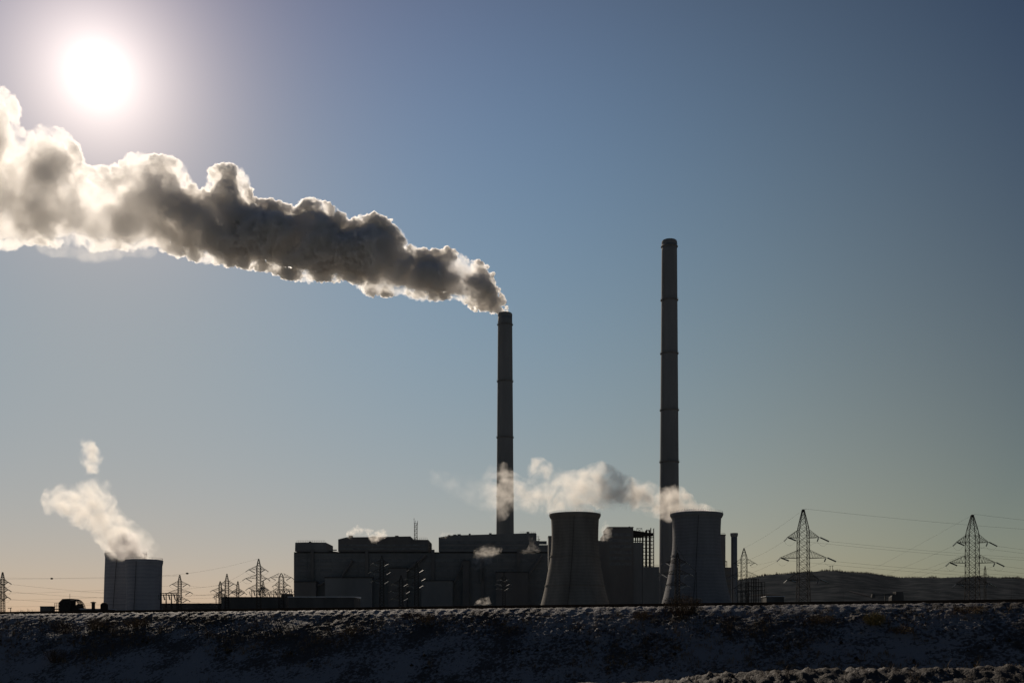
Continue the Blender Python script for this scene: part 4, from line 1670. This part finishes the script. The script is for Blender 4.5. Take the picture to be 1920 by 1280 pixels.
def soft_mat(name, poly, D, dens, dshift=None, axis='x', scale=.07, k=.55, hi=.45, g=.5, col=(.985, .955, .91), detail=7, step=.10, grow=1.0, depth=1.0, clump=.35, fade=None):
    """steam whose density falls off from the middle of the plume outwards, edges torn by noise"""
    P = np.array(poly, float)
    a = 0 if axis == 'x' else 1
    lo_, hi_ = P[:, a].min(), P[:, a].max()
    n = 13
    rows_ = []
    for q in np.linspace(lo_ + (hi_ - lo_) * .01, hi_ - (hi_ - lo_) * .01, n):
        cr = []
        for i in range(len(P)):
            p0, p1 = P[i], P[(i + 1) % len(P)]
            if (p0[a] - q) * (p1[a] - q) <= 0 and abs(p1[a] - p0[a]) > 1e-6:
                f = (q - p0[a]) / (p1[a] - p0[a])
                cr.append(p0[1 - a] + (p1[1 - a] - p0[1 - a]) * f)
        c0, c1 = min(cr), max(cr)
        xq, yq = (q, (c0 + c1) / 2) if a == 0 else ((c0 + c1) / 2, q)
        dd = D + (dshift(xq) if dshift else 0)
        w = px(xq, yq, dd)
        rows_.append((w.x if a == 0 else w.z, w.z if a == 0 else w.x, w.y, max(1.0, (c1 - c0) / 2 * dd / F * grow)))
    rows_.sort()
    A = np.array(rows_)
    m = bpy.data.materials.new(name)
    m.use_nodes = True
    nn = m.node_tree.nodes
    l = m.node_tree.links
    nn.remove(nn['Principled BSDF'])
    v = nn.new('ShaderNodeVolumePrincipled')
    v.inputs['Color'].default_value = (*col, 1)
    v.inputs['Anisotropy'].default_value = g
    l.new(v.outputs[0], nn['Material Output'].inputs['Volume'])
    tcn = nn.new('ShaderNodeTexCoord')
    sp = nn.new('ShaderNodeSeparateXYZ')
    l.new(tcn.outputs['Object'], sp.inputs[0])

    def mt(op, x, y=None, z=None):
        q_ = nn.new('ShaderNodeMath')
        q_.operation = op
        for i, u in enumerate((x, y, z)):
            if u is None:
                continue
            if isinstance(u, (int, float)):
                q_.inputs[i].default_value = u
            else:
                l.new(u, q_.inputs[i])
        return q_.outputs[0]

    par = sp.outputs[0] if a == 0 else sp.outputs[2]
    oth = sp.outputs[2] if a == 0 else sp.outputs[0]
    t0, t1 = A[0, 0], A[-1, 0]
    tn = mt('DIVIDE', mt('SUBTRACT', par, float(t0)), float(t1 - t0))

    def curve(col_):
        mnv, mxv = float(A[:, col_].min()), float(A[:, col_].max())
        rngv = max(mxv - mnv, .01)
        fc = nn.new('ShaderNodeFloatCurve')
        cu = fc.mapping.curves[0]
        pts = [((r_[0] - t0) / (t1 - t0), (r_[col_] - mnv) / rngv) for r_ in A]
        cu.points[0].location = pts[0]
        cu.points[1].location = pts[-1]
        for p_ in pts[1:-1]:
            cu.points.new(p_[0], p_[1])
        fc.mapping.update()
        l.new(tn, fc.inputs['Value'])
        return mt('MULTIPLY_ADD', fc.outputs[0], rngv, mnv)

    c_, y_, h_ = curve(1), curve(2), curve(3)
    dz = mt('DIVIDE', mt('SUBTRACT', oth, c_), h_)
    dy = mt('DIVIDE', mt('SUBTRACT', sp.outputs[1], y_), mt('MULTIPLY', h_, depth))
    # round off the two ends of the plume
    e0 = mt('SUBTRACT', 1.0, mt('DIVIDE', mt('SUBTRACT', par, float(t0)), mt('MULTIPLY', h_, .55)))
    e1 = mt('SUBTRACT', 1.0, mt('DIVIDE', mt('SUBTRACT', float(t1), par), mt('MULTIPLY', h_, .55)))
    ex_ = mt('MAXIMUM', 0.0, mt('MAXIMUM', e0, e1))
    r_ = mt('SQRT', mt('ADD', mt('ADD', mt('MULTIPLY', dz, dz), mt('MULTIPLY', dy, dy)), mt('MULTIPLY', ex_, ex_)))
    no = nn.new('ShaderNodeTexNoise')
    no.inputs['Scale'].default_value = scale
    no.inputs['Detail'].default_value = detail
    no.inputs['Roughness'].default_value = .66
    no.inputs['Distortion'].default_value = 1.2
    l.new(tcn.outputs['Object'], no.inputs['Vector'])
    f = mt('ADD', mt('SUBTRACT', 1.0, r_), mt('MULTIPLY', mt('SUBTRACT', no.outputs[0], .5), 2 * k * 1.6))
    mr = nn.new('ShaderNodeMapRange')
    mr.interpolation_type = 'SMOOTHSTEP'
    mr.inputs['From Min'].default_value = .02
    mr.inputs['From Max'].default_value = hi
    mr.inputs['To Max'].default_value = dens
    l.new(f, mr.inputs['Value'])
    n2 = nn.new('ShaderNodeTexNoise')
    n2.inputs['Scale'].default_value = scale * 2.3
    n2.inputs['Detail'].default_value = 3
    l.new(tcn.outputs['Object'], n2.inputs['Vector'])
    m3 = nn.new('ShaderNodeMapRange')
    m3.inputs['From Min'].default_value = .38
    m3.inputs['From Max'].default_value = .62
    m3.inputs['To Min'].default_value = clump
    m3.inputs['To Max'].default_value = 1.4
    l.new(n2.outputs[0], m3.inputs['Value'])
    dn_ = mt('MULTIPLY', mr.outputs[0], m3.outputs[0])
    if fade:
        m6 = nn.new('ShaderNodeMapRange')
        for k_, a_ in zip(('From Min', 'To Min', 'From Max', 'To Max'), fade):
            m6.inputs[k_].default_value = a_
        l.new(par, m6.inputs['Value'])
        dn_ = mt('MULTIPLY', dn_, m6.outputs[0])
    l.new(dn_, v.inputs['Density'])
    m.cycles.volume_step_rate = step
    return m


def poly_dist(P, x, y):
    """signed distance (positive inside) of point to polygon P"""
    x0, y0 = P[:, 0], P[:, 1]
    x1, y1 = np.roll(x0, -1), np.roll(y0, -1)
    dx, dy = x1 - x0, y1 - y0
    t = np.clip(((x - x0) * dx + (y - y0) * dy) / (dx * dx + dy * dy + 1e-9), 0, 1)
    d = np.min(np.hypot(x - x0 - t * dx, y - y0 - t * dy))
    c = (y0 > y) != (y1 > y)
    xi = x0 + (y - y0) * dx / np.where(np.abs(dy) < 1e-9, 1e-9, dy)
    inside = np.sum(c & (x < xi)) % 2 == 1
    return d if inside else -d


import bmesh
_ico = {}


def ico(sub):
    if sub not in _ico:
        b = bmesh.new()
        bmesh.ops.create_icosphere(b, subdivisions=sub, radius=1)
        vs = np.array([v.co[:] for v in b.verts])
        fs = np.array([[v.index for v in f.verts] for f in b.faces])
        b.free()
        _ico[sub] = (vs, fs)
    return _ico[sub]


def steam(name, label, poly, D, dens, seed, soft=None, **kw):
    so = dict(soft or {})
    mat = soft_mat(name + '_vapour', poly, D, dens, dshift=kw.get('dshift'), **so)
    return plume(name, label, 'steam', poly, D, mat, seed, **kw)


def plume(name, label, cat, poly, D, mat, seed, rmin=5, rmax=40, n_in=140, n_edge=160, depth=1.0, voxel=1.1, disp=((9, 1.6), (4, .9), (1.8, .45)), group=None, dshift=None, edge_in=.9, pad=0):
    rg = np.random.default_rng(seed)
    P = np.array(poly, float)
    pd = lambda x: pad * min(1, max(.05, (940 - x) / 200))
    mn_, mx_ = P.min(0), P.max(0)
    sph = []
    tries = 0
    while len(sph) < n_in and tries < 20000:
        tries += 1
        x, y = rg.uniform(mn_[0], mx_[0]), rg.uniform(mn_[1], mx_[1])
        d = poly_dist(P, x, y)
        if d < rmin * .8:
            continue
        r = min(max(d - pd(x), 2), rmax) * rg.uniform(.6, 1.0)
        dep = max(0, d - r * .6) * depth * rg.uniform(-1, 1)
        sph.append((x, y, dep, r))
    st = max(rmin * 1.2, min(rmax * .5, 16))
    for gx in np.arange(mn_[0], mx_[0], st):
        for gy in np.arange(mn_[1], mx_[1], st):
            d = poly_dist(P, gx, gy)
            if d > rmin * .7:
                r = min(d * .97 - pd(gx), rmax)
                if r < 2:
                    continue
                sph.append((gx, gy, 0, r))
                if d > rmax * .8 and depth > .5:
                    sph.append((gx, gy, d * .5, r * .8))
                    sph.append((gx, gy, -d * .5, r * .8))
    seg = np.hypot(*(np.roll(P, -1, 0) - P).T)
    cum = np.concatenate([[0], np.cumsum(seg)])
    for k in range(n_edge):
        u = rg.uniform(0, cum[-1])
        i = np.searchsorted(cum, u) - 1
        i = max(0, min(len(P) - 1, i))
        f = (u - cum[i]) / max(seg[i], 1e-6)
        a, b = P[i], P[(i + 1) % len(P)]
        p = a + (b - a) * f
        nr_ = np.array([-(b - a)[1], (b - a)[0]])
        nr_ = nr_ / (np.hypot(*nr_) + 1e-9)
        r = rmin + (min(rmax * .45, 3.2 * rmin) - rmin) * rg.random() ** 1.8
        if pad:
            r *= min(1, max(.38, (985 - p[0]) / 260))
        for sg in (1, -1):
            q = p + nr_ * sg * r * edge_in
            if poly_dist(P, q[0], q[1]) > r * .5 * edge_in:
                sph.append((q[0], q[1], rg.uniform(-.8, .8) * r * 1.5, r))
                break
    s = D / F
    vs, fs = ico(2)
    VV, FF = [], []
    for k, (x, y, dep, r) in enumerate(sph):
        d0 = D + dep * s + (dshift(x) if dshift else 0)
        c = np.array(px(x, y, d0))
        VV.append(vs * (r * s) * np.array([1, 1, 1]) + c)
        FF.append(fs + k * len(vs))
    o = np_mesh(name, np.concatenate(VV), np.concatenate(FF), mat)
    md = o.modifiers.new('remesh', 'REMESH')
    md.mode = 'VOXEL'
    md.voxel_size = voxel
    md.use_smooth_shade = True
    dg = bpy.context.evaluated_depsgraph_get()
    me = bpy.data.meshes.new_from_object(o.evaluated_get(dg))
    o.modifiers.clear()
    old = o.data
    o.data = me
    bpy.data.meshes.remove(old)
    me.name = name
    # billows
    nv = len(me.vertices)
    co = np.empty(nv * 3, np.float32)
    no = np.empty(nv * 3, np.float32)
    me.vertices.foreach_get('co', co)
    me.vertices.foreach_get('normal', no)
    co = co.reshape(-1, 3)
    no = no.reshape(-1, 3)
    off = np.zeros(nv)
    for (sz, am) in disp:
        for i in range(nv):
            v = Vector(co[i] / sz)
            if sz > 2.5:
                dd = mn.voronoi(v)[0][0]
                off[i] += am * (.55 - dd * 1.1)
            else:
                off[i] += am * mn.noise(v)
    co = co + no * off[:, None]
    me.vertices.foreach_set('co', co.ravel())
    me.update()
    if not me.materials:
        me.materials.append(mat)
    tag(o, label, cat, group)
    return o


# main smoke plume of the left chimney
top = [(952, 586), (949, 572), (945, 560), (938, 548), (929, 536), (925, 518), (912, 498), (896, 489), (880, 492), (868, 482), (852, 469), (838, 466), (824, 472),
       (806, 470), (786, 472), (770, 464), (757, 448), (742, 430), (728, 416), (712, 409), (694, 407), (676, 410), (660, 419), (650, 420), (640, 406),
       (626, 394), (610, 384), (592, 382), (575, 378), (561, 386), (553, 398), (540, 388), (524, 386), (506, 379), (488, 378), (470, 374), (466, 352), (456, 330),
       (444, 316), (428, 310), (410, 313), (397, 322), (392, 340), (384, 360), (372, 360), (358, 346), (346, 330), (340, 308), (326, 300), (305, 296), (280, 295), (252, 292),
       (236, 300), (225, 314), (206, 318), (188, 316), (168, 320), (155, 314), (150, 292), (138, 270), (122, 252), (100, 241), (78, 243), (60, 252), (48, 270), (34, 288), (22, 296),
       (28, 270), (42, 250), (30, 232), (34, 208), (26, 186), (6, 170), (-20, 158), (-60, 150), (-130, 160), (-200, 150)]
bot = [(-200, 480), (-120, 470), (-60, 462), (-20, 460), (20, 463), (60, 452), (100, 456), (140, 452), (175, 466), (215, 460), (250, 464), (285, 452), (310, 466), (340, 476), (372, 484), (400, 486),
       (430, 494), (470, 498), (505, 506), (540, 518), (575, 521), (610, 522), (640, 520), (668, 527), (690, 546), (716, 552), (745, 547), (780, 556), (812, 560), (845, 556), (872, 566), (886, 583), (915, 586), (936, 587)]
M['smoke'] = smoke_mat('dense_smoke', .85, .034, .43, .54, col=(.982, .972, .958), g=.53, dens_min=.055, detail=6, step=.05, rough=.58, xr=(-300, .085, -190, 1.0), blob=.11)
plume('smoke_plume', 'long dense smoke plume drifting left from the smoking chimney', 'smoke', top + bot, 905, M['smoke'], 4, rmin=4.5, rmax=44, n_in=300, n_edge=2000, voxel=.58, edge_in=.4, pad=7,
      disp=((9, 2.2), (4.6, 2.2), (2.5, 1.5), (1.6, 1.0)))
# torn wisps below the plume
steam('smoke_wisp', 'thin torn smoke hanging under the left part of the big plume', [(60, 450), (150, 460), (230, 460), (300, 464), (290, 486), (240, 484), (215, 494), (170, 498), (130, 486), (95, 486), (70, 475)], 915, .016, 8,
      rmin=5, rmax=14, n_in=50, n_edge=60, voxel=1.3, disp=((7, 2), (3, 1.2)), soft=dict(scale=.05))

dg2 = lambda x: (1306 - x) * .20
steam('steam_plume', 'thick steam plume drifting left off the grey cooling tower',
      [(1356, 963), (1348, 953), (1330, 945), (1312, 940), (1300, 928), (1288, 917), (1272, 910), (1262, 904), (1250, 909), (1236, 908), (1222, 900), (1206, 896), (1192, 896), (1176, 888), (1160, 878),
       (1146, 868), (1132, 862), (1116, 866), (1100, 868), (1082, 878), (1066, 880), (1050, 872), (1030, 884), (1010, 880), (1000, 900), (1012, 925), (1040, 932), (1064, 946), (1090, 948), (1116, 956), (1140, 952), (1156, 956), (1180, 958), (1205, 964), (1228, 972), (1245, 980), (1262, 982), (1275, 972), (1300, 968), (1330, 967)],
      680, .13, 12, rmin=4, rmax=26, n_in=110, n_edge=120, voxel=.9, disp=((8, 1.5), (3.5, .9), (1.6, .45)), dshift=dg2, soft=dict(scale=.065, hi=.75, k=1.05, grow=1.22, clump=.1, fade=(18, .10, 82, 1.0)))
dg1 = lambda x: (1078 - x) * .12
steam('steam_plume', 'pale ragged steam from the brownish cooling tower crossing the smoking chimney',
      [(1122, 966), (1112, 948), (1100, 932), (1086, 914), (1060, 904), (1040, 898), (1020, 898), (1000, 892), (980, 896), (965, 884), (950, 866), (930, 862), (912, 866), (905, 884), (880, 888), (860, 884),
       (835, 884), (815, 872), (800, 868), (796, 900), (820, 924), (850, 938), (880, 950), (915, 966), (925, 984), (945, 976), (962, 960), (990, 964), (1020, 970), (1050, 970), (1090, 970)],
      700, .052, 13, rmin=4, rmax=24, n_in=120, n_edge=120, voxel=1.0, disp=((8, 1.6), (3.5, 1.0), (1.6, .5)), dshift=dg1, soft=dict(scale=.06, k=1.1, hi=1.0, grow=1.25, clump=.0, fade=(-22, .15, 8, 1.35)))
steam('steam_puff', 'small detached steam puff above the brownish cooling tower',
      [(988, 902), (986, 880), (994, 860), (1012, 854), (1028, 862), (1040, 866), (1044, 882), (1036, 894), (1040, 904), (1015, 904)], 708, .075, 14, rmin=3, rmax=14, n_in=40, n_edge=50, voxel=.8, disp=((6, 1.2), (3, .8), (1.5, .4)),
      soft=dict(scale=.085, k=1.5, hi=1.1, grow=1.25, clump=.0))
steam('steam_haze', 'faint steam between the two cooling tower plumes',
      [(1030, 905), (1050, 882), (1092, 880), (1130, 915), (1170, 945), (1150, 962), (1110, 958), (1070, 940)], 705, .028, 15, rmin=4, rmax=18, n_in=50, n_edge=40, voxel=1.0, disp=((7, 1.5), (3, .8)), soft=dict(scale=.06, k=.5))
for (cx, D, ry, rpx, lab, sd, hc, dn) in ((1306, 680, 965, 45, 'low dark cap of steam inside the rim of the grey cooling tower', 31, 13, .22), (1078, 700, 967, 41, 'low layer of steam inside the rim of the brownish cooling tower', 32, 7, .10)):
    P_ = [(cx - rpx, ry + 4), (cx - rpx * .9, ry - hc * .6), (cx - rpx * .3, ry - hc), (cx + rpx * .3, ry - hc), (cx + rpx * .8, ry - hc * .6), (cx + rpx, ry), (cx + rpx, ry + 4)]
    steam('steam_cloud', lab, P_, D, dn, sd, rmin=3, rmax=12, n_in=110, n_edge=30, depth=4.5, voxel=.9, disp=((6, 1.0), (3, .6)), soft=dict(scale=.06, k=.3, depth=3.2, hi=.4, col=(.9, .9, .92), grow=1.2))

steam('steam_plume', 'bright leaning steam plume above the far-left cooling towers',
      [(308, 1054), (304, 1034), (292, 1012), (278, 997), (262, 986), (248, 972), (232, 962), (222, 946), (216, 924), (208, 904), (196, 892), (176, 890), (158, 896), (142, 902), (124, 900), (100, 894), (84, 910), (74, 940),
       (84, 966), (104, 962), (116, 974), (126, 988), (146, 990), (164, 1000), (180, 1016), (194, 1038), (202, 1050), (232, 1058), (270, 1058)],
      604, .080, 16, rmin=4, rmax=26, n_in=110, n_edge=120, voxel=.8, disp=((7, 1.6), (3.2, 1.0), (1.5, .5)), soft=dict(axis='z', scale=.07, hi=.9, k=1.15, grow=1.5, clump=.1))
steam('steam_plume', 'dark dense steam right on top of the far-left cooling towers',
      [(300, 1056), (288, 1036), (276, 1018), (262, 1002), (240, 992), (224, 994), (208, 1004), (200, 1020), (202, 1038), (220, 1050), (234, 1058), (270, 1058)],
      596, .27, 17, rmin=3.5, rmax=20, n_in=70, n_edge=70, voxel=.8, disp=((6, 1.2), (3, .8), (1.5, .4)), depth=.8, soft=dict(axis='z', scale=.07, hi=.9, k=.9, col=(.90, .88, .87), grow=1.1, clump=.2))
steam('steam_puff', 'small detached puff of steam high above the far-left cooling towers',
      [(146, 868), (140, 850), (150, 838), (146, 822), (162, 818), (178, 826), (186, 840), (196, 858), (190, 874), (198, 896), (176, 888), (160, 892)], 600, .10, 18, rmin=3.5, rmax=14, n_in=40, n_edge=50, voxel=.8,
      disp=((6, 1.2), (3, .8), (1.5, .4)), soft=dict(axis='z', scale=.10, k=1.6, hi=1.2, grow=1.3, clump=.0))

for (lab, poly, D, sd, dn) in (
        ('curl of steam on the left of the power station roof', [(646, 1009), (648, 996), (656, 990), (668, 982), (678, 986), (686, 990), (694, 986), (702, 994), (694, 1003), (680, 1000), (668, 1004), (656, 1010)], 840, 41, .10),
        ('forked grey puff in front of the power station roof', [(694, 1018), (690, 1008), (688, 998), (700, 998), (710, 989), (720, 990), (728, 996), (728, 1008), (716, 1012), (708, 1020)], 838, 42, .12),
        ('bright steam puff low before the smoking chimney', [(880, 1070), (882, 1052), (886, 1040), (886, 1032), (900, 1022), (916, 1018), (930, 1022), (943, 1026), (938, 1042), (924, 1050), (924, 1058), (908, 1064), (896, 1070)], 812, 43, .055),
        ('thin steam curl before the right end of the power station', [(972, 1040), (978, 1028), (988, 1026), (992, 1014), (988, 1002), (1000, 1006), (1006, 1022), (1014, 1022), (1014, 1038), (998, 1042)], 814, 44, .022),
        ('small bright steam breath at ground level before the power station', [(888, 1134), (894, 1122), (906, 1119), (920, 1116), (922, 1134)], 640, 45, .08),
        ('small steam puff right of the brownish cooling tower rim', [(1122, 1016), (1126, 1000), (1122, 990), (1128, 982), (1134, 974), (1144, 980), (1151, 994), (1149, 1006), (1138, 1018)], 850, 46, .05),
        ('wisp of steam at the left edge of the third boiler block', [(824, 1010), (822, 996), (832, 996), (848, 995), (854, 1002), (836, 1010)], 840, 47, .03)):
    steam('steam_puff', lab, poly, D, dn, sd, rmin=1.8, rmax=8, n_in=45, n_edge=50, voxel=.55, disp=((2.6, .6), (1.6, .5)), group='small steam puffs of the plant', soft=dict(scale=.17, k=1.4, hi=.9, grow=1.2, step=.1, clump=.0))
